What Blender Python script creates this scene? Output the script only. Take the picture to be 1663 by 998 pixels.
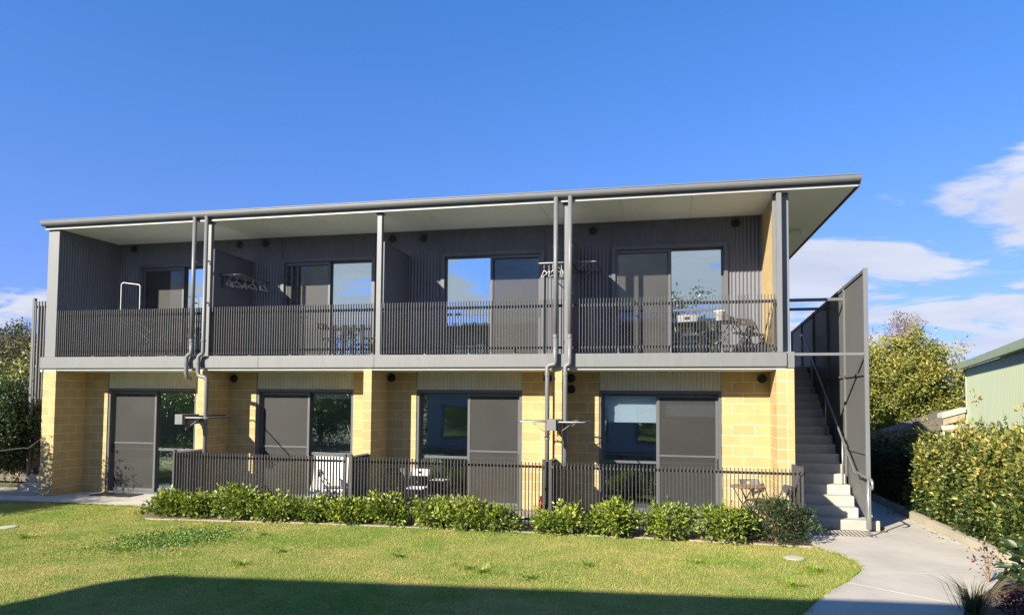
import bpy, math, random
import numpy as np
from mathutils import Matrix, Vector
random.seed(7); rng = np.random.default_rng(11)
scene = bpy.context.scene
for o in list(bpy.data.objects): bpy.data.objects.remove(o)
COL = scene.collection

# ------------------------------------------------------------------ camera
CAM = np.array([13.79, -13.198, 2.258]); FPX, CXP, CYP = 1130.0, 831.0, 597.0
ax = np.array([5136.0, -12.0, -1130.0]); ax /= np.linalg.norm(ax)
az = np.array([192.0, -24347.0, 1130.0]); az -= ax * (ax @ az); az /= np.linalg.norm(az)
ay = np.cross(az, ax); ay = ay if ay[2] > 0 else -ay
RW = np.stack([ax, ay, az])                      # world = RW @ (right, down, forward)
cam_d = bpy.data.cameras.new('camera'); cam = bpy.data.objects.new('camera', cam_d); COL.objects.link(cam)
cam_d.sensor_fit = 'HORIZONTAL'; cam_d.sensor_width = 36.0
cam_d.lens = 36.0 * FPX / 1663.0; cam_d.shift_y = (CYP - 499.0) / 1663.0
cam_d.clip_start = 0.05; cam_d.clip_end = 2000.0
m = Matrix.Identity(4)
for i in range(3):
    m[i][0] = RW[i, 0]; m[i][1] = -RW[i, 1]; m[i][2] = -RW[i, 2]; m[i][3] = CAM[i]
cam.matrix_world = m
scene.camera = cam

# ------------------------------------------------------------------ sky and sun
SUN_DIR = Vector((0.66, 1.0, -0.614)).normalized()          # the way the light travels
EL = math.asin(-SUN_DIR.z); toS = -SUN_DIR
world = bpy.data.worlds.new('World'); scene.world = world; world.use_nodes = True
nt = world.node_tree; nt.nodes.clear()
def N(t, tree=None): return (tree or nt).nodes.new(t)
out = N('ShaderNodeOutputWorld'); bg = N('ShaderNodeBackground'); bg.inputs['Strength'].default_value = 0.15
sky = N('ShaderNodeTexSky'); sky.sky_type = 'NISHITA'; sky.sun_disc = False
sky.sun_elevation = EL; sky.sun_rotation = math.atan2(toS.x, toS.y)
sky.air_density = 1.0; sky.dust_density = 0.0; sky.ozone_density = 4.0; sky.altitude = 60
hs = N('ShaderNodeHueSaturation'); hs.inputs['Saturation'].default_value = 1.3; hs.inputs['Value'].default_value = 1.0
nt.links.new(sky.outputs[0], hs.inputs['Color'])
skm = N('ShaderNodeMix'); skm.data_type = 'RGBA'; skm.blend_type = 'MULTIPLY'; skm.inputs[0].default_value = 1.0; skm.inputs[7].default_value = (2.2, 0.80, 0.81, 1)
nt.links.new(hs.outputs[0], skm.inputs[6])
tc = N('ShaderNodeTexCoord'); sx = N('ShaderNodeSeparateXYZ'); nt.links.new(tc.outputs['Generated'], sx.inputs[0])
def M(op, a, b=None, clamp=False, tree=None):
    n = N('ShaderNodeMath', tree); n.operation = op; n.use_clamp = clamp; t = (tree or nt)
    for i, v in enumerate((a, b)):
        if v is None: continue
        if isinstance(v, (int, float)): n.inputs[i].default_value = v
        else: t.links.new(v, n.inputs[i])
    return n.outputs[0]
sv = N('ShaderNodeCombineXYZ'); nt.links.new(sx.outputs[0], sv.inputs[0]); nt.links.new(sx.outputs[1], sv.inputs[1])
nt.links.new(M('ADD', M('MULTIPLY', M('MAXIMUM', sx.outputs[2], 0.0), 0.8), 0.24), sv.inputs[2])
sn = N('ShaderNodeVectorMath'); sn.operation = 'NORMALIZE'; nt.links.new(sv.outputs[0], sn.inputs[0]); nt.links.new(sn.outputs[0], sky.inputs[0])   # keeps the low sky blue
zz = M('MAXIMUM', sx.outputs[2], 0.0); den = M('ADD', zz, 0.16)
cx_ = M('DIVIDE', sx.outputs[0], den); cy_ = M('DIVIDE', sx.outputs[1], den)
cv = N('ShaderNodeCombineXYZ'); nt.links.new(cx_, cv.inputs[0]); nt.links.new(cy_, cv.inputs[1])
mp = N('ShaderNodeMapping'); mp.inputs['Scale'].default_value = (0.85, 1.25, 1); mp.inputs['Rotation'].default_value = (0, 0, 0.5)
mp.inputs['Location'].default_value = (3.3, -5.2, 0)
nt.links.new(cv.outputs[0], mp.inputs[0])
no = N('ShaderNodeTexNoise'); no.inputs['Scale'].default_value = 1.9; no.inputs['Detail'].default_value = 11
no.inputs['Roughness'].default_value = 0.56; no.inputs['Distortion'].default_value = 0.35
nt.links.new(mp.outputs[0], no.inputs['Vector'])
fade = N('ShaderNodeMapRange'); fade.interpolation_type = 'SMOOTHSTEP'
fade.inputs['From Min'].default_value = 0.30; fade.inputs['From Max'].default_value = 0.50
fade.inputs['To Min'].default_value = 0.125; fade.inputs['To Max'].default_value = -0.32
nt.links.new(M('SUBTRACT', sx.outputs[2], M('SUBTRACT', M('MULTIPLY', sx.outputs[0], 0.17), M('MULTIPLY', sx.outputs[1], 0.16))), fade.inputs['Value'])   # cover thickens gently towards the right
cr = N('ShaderNodeMapRange'); cr.interpolation_type = 'SMOOTHSTEP'
cr.inputs['From Min'].default_value = 0.54; cr.inputs['From Max'].default_value = 0.65
nt.links.new(M('ADD', no.outputs[0], fade.outputs[0]), cr.inputs['Value'])
cfac = M('MULTIPLY', cr.outputs[0], 0.88)
no2 = N('ShaderNodeTexNoise'); no2.inputs['Scale'].default_value = 2.3; no2.inputs['Detail'].default_value = 5
nt.links.new(mp.outputs[0], no2.inputs['Vector'])
cmix = N('ShaderNodeMix'); cmix.data_type = 'RGBA'
cmix.inputs[6].default_value = (1.5, 1.65, 2.0, 1); cmix.inputs[7].default_value = (2.7, 2.75, 2.9, 1)
nt.links.new(no2.outputs[0], cmix.inputs[0])
smix = N('ShaderNodeMix'); smix.data_type = 'RGBA'
nt.links.new(cfac, smix.inputs[0]); nt.links.new(skm.outputs[2], smix.inputs[6]); nt.links.new(cmix.outputs[2], smix.inputs[7])
nt.links.new(smix.outputs[2], bg.inputs['Color']); nt.links.new(bg.outputs[0], out.inputs[0])
sun_d = bpy.data.lights.new('sun', 'SUN'); sun_d.energy = 5.0; sun_d.angle = math.radians(0.53); sun_d.color = (1.0, 0.91, 0.76)
sun = bpy.data.objects.new('sun', sun_d); COL.objects.link(sun); sun.location = (-20, -30, 30)
sun.rotation_euler = (-SUN_DIR).to_track_quat('Z', 'Y').to_euler()
vs = scene.view_settings; vs.view_transform = 'Standard'; vs.look = 'None'; vs.gamma = 1.0; vs.exposure = 1.2; vs.use_curve_mapping = False
scene.cycles.max_bounces = 8; scene.cycles.transparent_max_bounces = 16

# ------------------------------------------------------------------ materials
def newmat(name):
    ma = bpy.data.materials.new(name); ma.use_nodes = True; t = ma.node_tree
    return ma, t, t.nodes['Principled BSDF'], t.nodes['Material Output']
def mixc(t, fac, a, b, mode='MIX'):
    n = t.nodes.new('ShaderNodeMix'); n.data_type = 'RGBA'; n.blend_type = mode
    for i, v in ((0, fac), (6, a), (7, b)):
        if isinstance(v, (int, float)): n.inputs[i].default_value = v
        elif isinstance(v, tuple): n.inputs[i].default_value = (*v, 1) if len(v) == 3 else v
        else: t.links.new(v, n.inputs[i])
    return n.outputs[2]
def noise(t, scale, detail=4, rough=0.55, vec=None, dist=0.0):
    n = t.nodes.new('ShaderNodeTexNoise'); n.inputs['Scale'].default_value = scale; n.inputs['Detail'].default_value = detail
    n.inputs['Roughness'].default_value = rough; n.inputs['Distortion'].default_value = dist
    if vec is None: vec = pos(t)
    t.links.new(vec, n.inputs['Vector']); return n.outputs[0]
def pos(t):
    for n in t.nodes:
        if n.bl_idname == 'ShaderNodeNewGeometry': return n.outputs['Position']
    return t.nodes.new('ShaderNodeNewGeometry').outputs['Position']
def scaled(t, v, s):
    n = t.nodes.new('ShaderNodeVectorMath'); n.operation = 'MULTIPLY'; t.links.new(v, n.inputs[0]); n.inputs[1].default_value = s
    return n.outputs[0]
def ramp(t, v, a, b, lo=0.0, hi=1.0):
    n = t.nodes.new('ShaderNodeMapRange'); t.links.new(v, n.inputs[0])
    n.inputs[1].default_value = a; n.inputs[2].default_value = b; n.inputs[3].default_value = lo; n.inputs[4].default_value = hi
    return n.outputs[0]
def surf(name, col, rough=0.6, metal=0.0, var=0.12, vscale=3.0, fine=0.08, fscale=60.0, bump=0.0, bscale=80.0, rnd=0.0, stretch=None, dirt=None, spec=0.5):
    ma, t, b, o = newmat(name)
    p = pos(t); pv = scaled(t, p, stretch) if stretch else p
    c1 = tuple(x * (1 - var) for x in col); c2 = tuple(min(1, x * (1 + var)) for x in col)
    c = mixc(t, ramp(t, noise(t, vscale, 5, vec=pv), 0.3, 0.7), c1, c2)
    if fine: c = mixc(t, ramp(t, noise(t, fscale, 3, vec=p), 0.3, 0.7, 0, fine * 2), c, tuple(x * 0.45 for x in col))
    if dirt: c = mixc(t, ramp(t, noise(t, dirt[1], 6, 0.65, vec=pv), 0.52, 0.75, 0, dirt[2]), c, dirt[0])
    if rnd:
        oi = t.nodes.new('ShaderNodeObjectInfo')
        hsv = t.nodes.new('ShaderNodeHueSaturation'); t.links.new(c, hsv.inputs['Color'])
        t.links.new(ramp(t, oi.outputs['Random'], 0, 1, 1 - rnd, 1 + rnd), hsv.inputs['Value']); c = hsv.outputs[0]
    t.links.new(c, b.inputs['Base Color']); b.inputs['Roughness'].default_value = rough; b.inputs['Metallic'].default_value = metal
    b.inputs['Specular IOR Level'].default_value = spec
    if bump:
        bn = t.nodes.new('ShaderNodeBump'); bn.inputs['Strength'].default_value = bump; bn.inputs['Distance'].default_value = 0.01
        t.links.new(noise(t, bscale, 4), bn.inputs['Height']); t.links.new(bn.outputs[0], b.inputs['Normal'])
    return ma
MT = {}
MT['trim'] = surf('grey_steel_trim', (0.165, 0.172, 0.173), 0.42, var=0.05, fine=0.03, dirt=((0.115, 0.112, 0.105), 1.6, 0.35), stretch=(4, 4, 0.6))
MT['pipe'] = surf('grey_pipe_paint', (0.15, 0.155, 0.16), 0.45, var=0.05, fine=0.03)
MT['dark_clad'] = surf('dark_blue_grey_cladding', (0.118, 0.123, 0.146), 0.36, var=0.05, fine=0.03, stretch=(1, 1, 0.3), dirt=((0.13, 0.12, 0.11), 0.9, 0.12))
MT['door_frame'] = surf('dark_door_aluminium', (0.10, 0.105, 0.115), 0.38, var=0.05, fine=0.03)
MT['black_metal'] = surf('black_powder_coat', (0.060, 0.060, 0.062), 0.45, var=0.10, fine=0.05, dirt=((0.10, 0.10, 0.098), 5.0, 0.3))
MT['balu'] = surf('charcoal_balustrade_paint', (0.078, 0.078, 0.083), 0.42, var=0.10, fine=0.04)
MT['cream_clad'] = surf('cream_corrugated_lintel', (0.58, 0.56, 0.46), 0.5, var=0.06, fine=0.04)
MT['soffit'] = surf('pale_soffit_sheet', (0.79, 0.795, 0.785), 0.7, var=0.04, vscale=0.8, fine=0.03)
MT['flash'] = surf('pale_flashing', (0.36, 0.36, 0.35), 0.45, var=0.06)
MT['joint'] = surf('soffit_joint', (0.42, 0.42, 0.40), 0.7)
MT['white'] = surf('white_paint', (0.74, 0.74, 0.72), 0.5, var=0.04, fine=0.03)
MT['block'] = surf('yellow_concrete_block', (0.46, 0.34, 0.152), 0.82, var=0.10, vscale=2.2, fine=0.16, fscale=150, bump=0.35, bscale=160, rnd=0.075, dirt=((0.41, 0.285, 0.11), 2.5, 0.45))
MT['mortar'] = surf('pale_mortar', (0.62, 0.54, 0.36), 0.9, var=0.10, fine=0.15, bump=0.3)
MT['concrete'] = surf('path_concrete', (0.49, 0.45, 0.38), 0.85, var=0.13, vscale=1.1, fine=0.16, fscale=130, bump=0.25, bscale=150, dirt=((0.31, 0.275, 0.21), 0.9, 0.6))
MT['step'] = surf('stair_concrete', (0.41, 0.40, 0.355), 0.8, var=0.12, vscale=2.6, fine=0.14, fscale=90, bump=0.25, bscale=120, dirt=((0.24, 0.23, 0.20), 2.6, 0.5))
MT['kerb'] = surf('kerb_concrete', (0.40, 0.36, 0.27), 0.85, var=0.12, vscale=1.6, fine=0.12, bump=0.25, bscale=120, dirt=((0.26, 0.22, 0.15), 1.1, 0.5))
MT['soil'] = surf('bark_mulch_soil', (0.19, 0.135, 0.085), 0.95, var=0.35, vscale=14, fine=0.3, fscale=60, bump=0.9, bscale=50)
MT['steel'] = surf('galvanised_rail', (0.42, 0.42, 0.41), 0.35, metal=0.65, var=0.08, vscale=6, fine=0.05)
MT['screen_panel'] = surf('grey_stair_screen', (0.115, 0.118, 0.12), 0.55, var=0.06, vscale=1.2, fine=0.06)
MT['grate'] = surf('grate_steel', (0.12, 0.12, 0.12), 0.5, metal=0.4)
MT['green_clad'] = surf('pale_green_shed_steel', (0.40, 0.46, 0.315), 0.5, var=0.05, vscale=0.8, fine=0.03, stretch=(1, 1, 0.3), dirt=((0.40, 0.44, 0.31), 0.8, 0.3))
MT['green_roof'] = surf('green_roof_trim', (0.30, 0.375, 0.24), 0.5, var=0.08, fine=0.04, dirt=((0.33, 0.36, 0.24), 1.2, 0.3))
MT['timber'] = surf('weathered_timber', (0.13, 0.11, 0.09), 0.85, var=0.3, vscale=5, fine=0.2, stretch=(1, 1, 5))
MT['rust'] = surf('peeling_fascia', (0.36, 0.29, 0.20), 0.85, var=0.35, vscale=4, fine=0.15, dirt=((0.16, 0.11, 0.075), 3.0, 0.7))
MT['beige'] = surf('beige_tin_roof', (0.46, 0.435, 0.33), 0.7, var=0.08, fine=0.06)
MT['plastic_grey'] = surf('grey_plastic', (0.42, 0.42, 0.43), 0.45, var=0.05)
MT['chair_dark'] = surf('dark_chair_paint', (0.075, 0.072, 0.07), 0.4, var=0.1)
MT['chair_grey'] = surf('grey_chair_steel', (0.22, 0.215, 0.21), 0.4, var=0.08)
MT['wood_top'] = surf('brown_table_slats', (0.20, 0.13, 0.08), 0.6, var=0.2, vscale=9, stretch=(6, 1, 1))
MT['cloth'] = surf('white_cloth', (0.76, 0.75, 0.73), 0.85, var=0.04, bump=0.2, bscale=30)
MT['red'] = surf('red_plastic', (0.55, 0.025, 0.03), 0.4, var=0.08)
MT['interior'] = surf('interior_plaster', (0.66, 0.70, 0.75), 0.8, var=0.04)
MT['interior_floor'] = surf('interior_floor', (0.10, 0.085, 0.075), 0.6, var=0.1)
MT['vent'] = surf('black_vent', (0.022, 0.022, 0.025), 0.5)
MT['bark'] = surf('tree_bark', (0.16, 0.12, 0.085), 0.9, var=0.25, vscale=8, fine=0.2, bump=0.6, bscale=30)
MT['twig'] = surf('pale_twig', (0.25, 0.17, 0.11), 0.9, var=0.2, vscale=8)
MT['cream_wall'] = surf('cream_wall', (0.60, 0.57, 0.48), 0.8, var=0.04)
MT['shade_wall'] = surf('shade_toned_wall', (0.26, 0.30, 0.36), 0.8, var=0.06)  # wall in eave shade: its dimness and sky tint put into the colour
MT['mat'] = surf('door_mat', (0.03, 0.028, 0.027), 0.95, var=0.2)
# glass: a see-through tinted pane with a strong, slightly wavy reflection
def glass(name, tint, refl, wav):
    ma, t, b, o = newmat(name); t.nodes.remove(b)
    tr = t.nodes.new('ShaderNodeBsdfTransparent'); tr.inputs[0].default_value = (*tint, 1)
    gl = t.nodes.new('ShaderNodeBsdfGlossy'); gl.inputs['Roughness'].default_value = 0.015; gl.inputs['Color'].default_value = (0.90, 1.0, 0.93, 1)
    bn = t.nodes.new('ShaderNodeBump'); bn.inputs['Strength'].default_value = wav; bn.inputs['Distance'].default_value = 0.02
    t.links.new(noise(t, 1.6, 1.5, 0.4), bn.inputs['Height']); t.links.new(bn.outputs[0], gl.inputs['Normal'])
    fr = t.nodes.new('ShaderNodeLayerWeight'); fr.inputs[0].default_value = 0.5
    f = M('ADD', M('MULTIPLY', M('POWER', fr.outputs['Facing'], 4.0, tree=t), 1.0 - refl, tree=t), refl, True, tree=t)
    mx = t.nodes.new('ShaderNodeMixShader'); t.links.new(f, mx.inputs[0]); t.links.new(tr.outputs[0], mx.inputs[1]); t.links.new(gl.outputs[0], mx.inputs[2])
    t.links.new(mx.outputs[0], o.inputs[0]); return ma
MT['glass'] = glass('window_glass', (0.80, 0.84, 0.87), 0.46, 0.08)
MT['glass_low'] = glass('tinted_glass', (0.82, 0.89, 0.95), 0.23, 0.07)
# fly screen: fine grey mesh, partly see-through
def flyscreen(name, col, opac):
    ma, t, b, o = newmat(name)
    b.inputs['Base Color'].default_value = (*col, 1); b.inputs['Roughness'].default_value = 0.55
    tr = t.nodes.new('ShaderNodeBsdfTransparent'); tr.inputs[0].default_value = (0.9, 0.9, 0.9, 1)
    mx = t.nodes.new('ShaderNodeMixShader')
    t.links.new(ramp(t, noise(t, 1.2, 3), 0.3, 0.7, opac - 0.06, opac + 0.06), mx.inputs[0])
    t.links.new(tr.outputs[0], mx.inputs[1]); t.links.new(b.outputs[0], mx.inputs[2]); t.links.new(mx.outputs[0], o.inputs[0]); return ma
MT['flyscreen_up'] = flyscreen('upper_fly_screen', (0.065, 0.064, 0.062), 0.38)
MT['flyscreen'] = flyscreen('grey_fly_screen', (0.046, 0.046, 0.045), 0.46)
# leaves: colour runs with the per-leaf "tint" attribute
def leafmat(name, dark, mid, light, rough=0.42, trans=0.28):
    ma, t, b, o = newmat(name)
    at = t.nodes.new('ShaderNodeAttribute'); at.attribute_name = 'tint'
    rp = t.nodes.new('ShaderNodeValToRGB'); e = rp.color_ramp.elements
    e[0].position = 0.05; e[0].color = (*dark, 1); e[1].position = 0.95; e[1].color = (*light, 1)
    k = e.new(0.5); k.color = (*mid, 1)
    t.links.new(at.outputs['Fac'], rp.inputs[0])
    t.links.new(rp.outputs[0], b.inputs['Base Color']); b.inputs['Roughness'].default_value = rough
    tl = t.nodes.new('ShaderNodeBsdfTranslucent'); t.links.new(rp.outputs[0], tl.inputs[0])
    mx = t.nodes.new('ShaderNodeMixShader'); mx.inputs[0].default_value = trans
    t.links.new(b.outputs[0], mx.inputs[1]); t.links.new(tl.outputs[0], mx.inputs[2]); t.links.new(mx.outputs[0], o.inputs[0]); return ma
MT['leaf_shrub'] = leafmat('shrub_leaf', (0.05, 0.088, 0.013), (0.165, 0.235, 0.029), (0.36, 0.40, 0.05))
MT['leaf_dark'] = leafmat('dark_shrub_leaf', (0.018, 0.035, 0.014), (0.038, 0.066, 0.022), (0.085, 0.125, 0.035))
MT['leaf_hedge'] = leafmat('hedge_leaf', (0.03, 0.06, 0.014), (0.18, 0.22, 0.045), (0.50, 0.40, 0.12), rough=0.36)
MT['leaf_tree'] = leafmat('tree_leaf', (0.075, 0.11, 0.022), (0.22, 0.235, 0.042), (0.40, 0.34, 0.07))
MT['leaf_brown'] = leafmat('brownish_leaf', (0.06, 0.05, 0.025), (0.13, 0.10, 0.04), (0.16, 0.17, 0.045))
MT['leaf_red'] = leafmat('reddish_leaf', (0.04, 0.012, 0.02), (0.085, 0.022, 0.035), (0.12, 0.045, 0.05))
MT['blade'] = leafmat('tuft_blade', (0.14, 0.22, 0.025), (0.20, 0.31, 0.03), (0.30, 0.40, 0.05))
MT['blade_br'] = leafmat('tussock_blade', (0.03, 0.04, 0.014), (0.09, 0.085, 0.03), (0.24, 0.20, 0.08))
MT['clover'] = leafmat('clover_leaf', (0.10, 0.175, 0.03), (0.15, 0.25, 0.04), (0.21, 0.31, 0.05))
# lawn: green and straw patches
def lawnmat(name, blade):
    ma, t, b, o = newmat(name)
    big = noise(t, 0.42, 4, 0.6, dist=0.4); mid_ = noise(t, 2.1, 5, 0.6); fin = noise(t, 34, 4, 0.6)
    s = M('ADD', M('MULTIPLY', big, 0.62, tree=t), M('MULTIPLY', mid_, 0.38, tree=t), tree=t)
    c = mixc(t, ramp(t, s, 0.42, 0.62), (0.18, 0.285, 0.038), (0.45, 0.395, 0.13))
    c = mixc(t, ramp(t, fin, 0.35, 0.7, 0, 0.35), c, (0.50, 0.46, 0.19))
    if blade:
        at = t.nodes.new('ShaderNodeAttribute'); at.attribute_name = 'tint'
        c = mixc(t, ramp(t, at.outputs['Fac'], 0, 1, 0.0, 0.75), mixc(t, 1.0, c, (1.18, 1.15, 1.05), 'MULTIPLY'), (0.165, 0.25, 0.035))
    else:
        c = mixc(t, 1.0, c, (0.72, 0.72, 0.72), 'MULTIPLY')
    t.links.new(c, b.inputs['Base Color']); b.inputs['Roughness'].default_value = 0.85; b.inputs['Specular IOR Level'].default_value = 0.2
    if blade:
        tl = t.nodes.new('ShaderNodeBsdfTranslucent'); t.links.new(c, tl.inputs[0])
        mx = t.nodes.new('ShaderNodeMixShader'); mx.inputs[0].default_value = 0.3
        t.links.new(b.outputs[0], mx.inputs[1]); t.links.new(tl.outputs[0], mx.inputs[2]); t.links.new(mx.outputs[0], o.inputs[0])
    else:
        bn = t.nodes.new('ShaderNodeBump'); bn.inputs['Strength'].default_value = 0.7; bn.inputs['Distance'].default_value = 0.03
        t.links.new(noise(t, 55, 4), bn.inputs['Height']); t.links.new(bn.outputs[0], b.inputs['Normal'])
    return ma
MT['lawn'] = lawnmat('lawn_sward', False); MT['grass'] = lawnmat('lawn_blades', True)
MT['ground'] = surf('rough_ground', (0.11, 0.115, 0.05), 0.95, var=0.3, vscale=0.5, fine=0.2, fscale=12)

# ------------------------------------------------------------------ mesh helpers
class MB:
    def __init__(s): s.v = []; s.f = []
    def add(s, vs, fs):
        n = len(s.v); s.v += [tuple(map(float, q)) for q in vs]; s.f += [tuple(i + n for i in q) for q in fs]; return s
    def box(s, x0, x1, y0, y1, z0, z1):
        return s.add([(x0,y0,z0),(x1,y0,z0),(x1,y1,z0),(x0,y1,z0),(x0,y0,z1),(x1,y0,z1),(x1,y1,z1),(x0,y1,z1)],
                     [(0,3,2,1),(4,5,6,7),(0,1,5,4),(1,2,6,5),(2,3,7,6),(3,0,4,7)])
    def bev(s, x0, x1, y0, y1, z0, z1, b=0.006):          # box with chamfered edges
        X, Y, Z = (x0, x1), (y0, y1), (z0, z1); vs = []
        for i in (0,1):
            for j in (0,1):
                for k in (0,1):
                    sxx, syy, szz = (1, -1)[i], (1, -1)[j], (1, -1)[k]
                    x, y, z = X[i], Y[j], Z[k]
                    vs += [(x, y + syy*b, z + szz*b), (x + sxx*b, y, z + szz*b), (x + sxx*b, y + syy*b, z)]
        I = lambda i, j, k, a: (i*4 + j*2 + k)*3 + a
        fs = []
        for i in (0,1):
            q = [I(i,0,0,0), I(i,1,0,0), I(i,1,1,0), I(i,0,1,0)]; fs.append(q if i else q[::-1])
            q = [I(0,i,0,1), I(0,i,1,1), I(1,i,1,1), I(1,i,0,1)]; fs.append(q if i else q[::-1])
            q = [I(0,0,i,2), I(1,0,i,2), I(1,1,i,2), I(0,1,i,2)]; fs.append(q if i else q[::-1])
        for j in (0,1):
            for k in (0,1):
                fs.append((I(0,j,k,1), I(1,j,k,1), I(1,j,k,2), I(0,j,k,2)))
        for i in (0,1):
            for k in (0,1): fs.append((I(i,0,k,0), I(i,1,k,0), I(i,1,k,2), I(i,0,k,2)))
            for j in (0,1): fs.append((I(i,j,0,0), I(i,j,1,0), I(i,j,1,1), I(i,j,0,1)))
            for j in (0,1):
                for k in (0,1): fs.append((I(i,j,k,0), I(i,j,k,1), I(i,j,k,2)))
        return s.add(vs, fs)
    def tube(s, pts, r, n=8, cap=True):
        P = [Vector(p) for p in pts]; rr = r if isinstance(r, (list, tuple)) else [r]*len(P); rings = []
        up = Vector((0,0,1)); prev = None
        for i, p in enumerate(P):
            d = (P[min(i+1, len(P)-1)] - P[max(i-1, 0)]).normalized()
            u = prev if prev is not None else (up if abs(d.z) < 0.95 else Vector((1,0,0)))
            a = d.cross(u)
            if a.length < 1e-4: a = d.cross(Vector((0,1,0)))
            a.normalize(); bb = a.cross(d).normalized(); prev = bb
            rings.append([p + (a*math.cos(t) + bb*math.sin(t))*rr[i] for t in [2*math.pi*k/n for k in range(n)]])
        vs = [v for q in rings for v in q]; fs = []
        for i in range(len(P)-1):
            for k in range(n): fs.append((i*n+k, i*n+(k+1)%n, (i+1)*n+(k+1)%n, (i+1)*n+k))
        if cap: fs.append(tuple(range(n))[::-1]); fs.append(tuple((len(P)-1)*n+k for k in range(n)))
        return s.add(vs, fs)
    def lathe(s, prof, c=(0,0,0), n=20, axis='z'):
        vs = []; fs = []
        for (r, h) in prof:
            for k in range(n):
                a = 2*math.pi*k/n; x, y = r*math.cos(a), r*math.sin(a)
                vs.append((c[0]+x, c[1]+y, c[2]+h) if axis == 'z' else (c[0]+x, c[1]+h, c[2]+y))
        for i in range(len(prof)-1):
            for k in range(n): fs.append((i*n+k, i*n+(k+1)%n, (i+1)*n+(k+1)%n, (i+1)*n+k))
        fs.append(tuple(range(n))[::-1]); fs.append(tuple((len(prof)-1)*n+k for k in range(n)))
        return s.add(vs, fs)
    def prism_x(s, prof, x0, x1):                          # (y, z) profile swept along X
        n = len(prof)
        return s.add([(x0, *p) for p in prof] + [(x1, *p) for p in prof],
                     [(k, (k+1)%n, n+(k+1)%n, n+k) for k in range(n)] + [tuple(range(n))[::-1], tuple(range(n, 2*n))])
    def prism_z(s, poly, z0, z1):
        n = len(poly)
        return s.add([(*p, z0) for p in poly] + [(*p, z1) for p in poly],
                     [(k, (k+1)%n, n+(k+1)%n, n+k) for k in range(n)] + [tuple(range(n))[::-1], tuple(range(n, 2*n))])
    def corr(s, a, b, z0, z1, nrm, pitch=0.076, amp=0.012, z1b=None):   # corrugated sheet from a to b (xy), ribs vertical
        a = Vector((*a, 0)); b = Vector((*b, 0)); L = (b-a).length; d = (b-a)/L; nn = Vector((*nrm, 0))
        k = max(4, int(round(L/pitch*6))); vs = []; fs = []
        for i in range(k+1):
            t = i/k; p = a + d*(L*t) + nn*(amp*math.sin(2*math.pi*L*t/pitch))
            vs += [(p.x, p.y, z0), (p.x, p.y, z1 + ((z1b - z1)*t if z1b is not None else 0))]
        for i in range(k): fs.append((2*i, 2*i+2, 2*i+3, 2*i+1))
        return s.add(vs, fs)
    def mesh(s, name, mat, origin=(0,0,0), smooth=False):
        me = bpy.data.meshes.new(name); o = origin
        me.from_pydata([(v[0]-o[0], v[1]-o[1], v[2]-o[2]) for v in s.v], [], s.f); me.update()
        me.materials.append(MT[mat] if isinstance(mat, str) else mat)
        if smooth: me.polygons.foreach_set('use_smooth', [True]*len(me.polygons))
        return me
    def build(s, name, mat, parent=None, smooth=False, origin=None):
        if origin is None:
            A = np.array(s.v); lo, hi = A.min(0), A.max(0); origin = ((lo[0]+hi[0])/2, (lo[1]+hi[1])/2, lo[2])
        return link(name, s.mesh(name, mat, origin, smooth), origin, parent)
WL = {}                                                     # world location of unrotated objects
def link(name, data, loc, parent=None):
    o = bpy.data.objects.new(name, data); COL.objects.link(o)
    loc = tuple(map(float, loc)); WL[o.name] = loc
    if parent is not None:
        p = WL[parent.name]; o.parent = parent; o.location = (loc[0]-p[0], loc[1]-p[1], loc[2]-p[2])
    else: o.location = loc
    return o
def tag(o, label=None, cat=None, group=None, kind=None):
    if label: o['label'] = label
    if cat: o['category'] = cat
    if group: o['group'] = group
    if kind: o['kind'] = kind
    return o
def thing(name, label, cat, loc, group=None): return tag(link(name, None, loc), label, cat, group)
def copy_thing(root, loc, rz, label=None, group=None):
    def cp(o, par):
        c = o.copy(); COL.objects.link(c)
        if par is not None: c.parent = par
        for ch in list(o.children): cp(ch, c)
        return c
    r = cp(root, None); r.location = loc; r.rotation_euler = (0, 0, rz); WL[r.name] = tuple(loc)
    if label: r['label'] = label
    if group: r['group'] = group
    return r
def np_mesh(name, V, F, mat, tint=None):
    me = bpy.data.meshes.new(name); k = F.shape[1]
    me.vertices.add(len(V)); me.vertices.foreach_set('co', V.astype(np.float32).ravel())
    me.loops.add(F.size); me.loops.foreach_set('vertex_index', F.astype(np.int32).ravel())
    me.polygons.add(len(F)); me.polygons.foreach_set('loop_start', np.arange(0, F.size, k, dtype=np.int32))
    me.update(calc_edges=True)
    if tint is not None:
        at = me.attributes.new('tint', 'FLOAT', 'FACE'); at.data.foreach_set('value', tint.astype(np.float32))
    me.materials.append(MT[mat] if isinstance(mat, str) else mat); return me
def nrm(a): return a / np.maximum(np.linalg.norm(a, axis=1, keepdims=True), 1e-6)
def leaves(P, D, L, W, tint, name, mat):
    """P base points, D directions, one folded two-quad leaf each"""
    n = len(P); D = nrm(D); S = nrm(np.cross(D, rng.normal(size=(n, 3)))); U = np.cross(S, D)
    L = np.asarray(L).reshape(-1, 1)*np.ones((n, 1)); W = np.asarray(W).reshape(-1, 1)*np.ones((n, 1))
    mid = P + D*L*0.5
    V = np.stack([P, mid + S*W*0.5 + U*W*0.18, P + D*L - U*L*0.10, mid - S*W*0.5 + U*W*0.18], 1).reshape(-1, 3)
    i = np.arange(n)*4
    F = np.concatenate([np.stack([i, i+1, i+2], 1), np.stack([i, i+2, i+3], 1)])
    return np_mesh(name, V, F, mat, np.concatenate([tint, tint]))
def proj_size(p):
    c = RW.T @ (np.array(p) - CAM); return FPX / max(c[2], 0.1)

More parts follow.
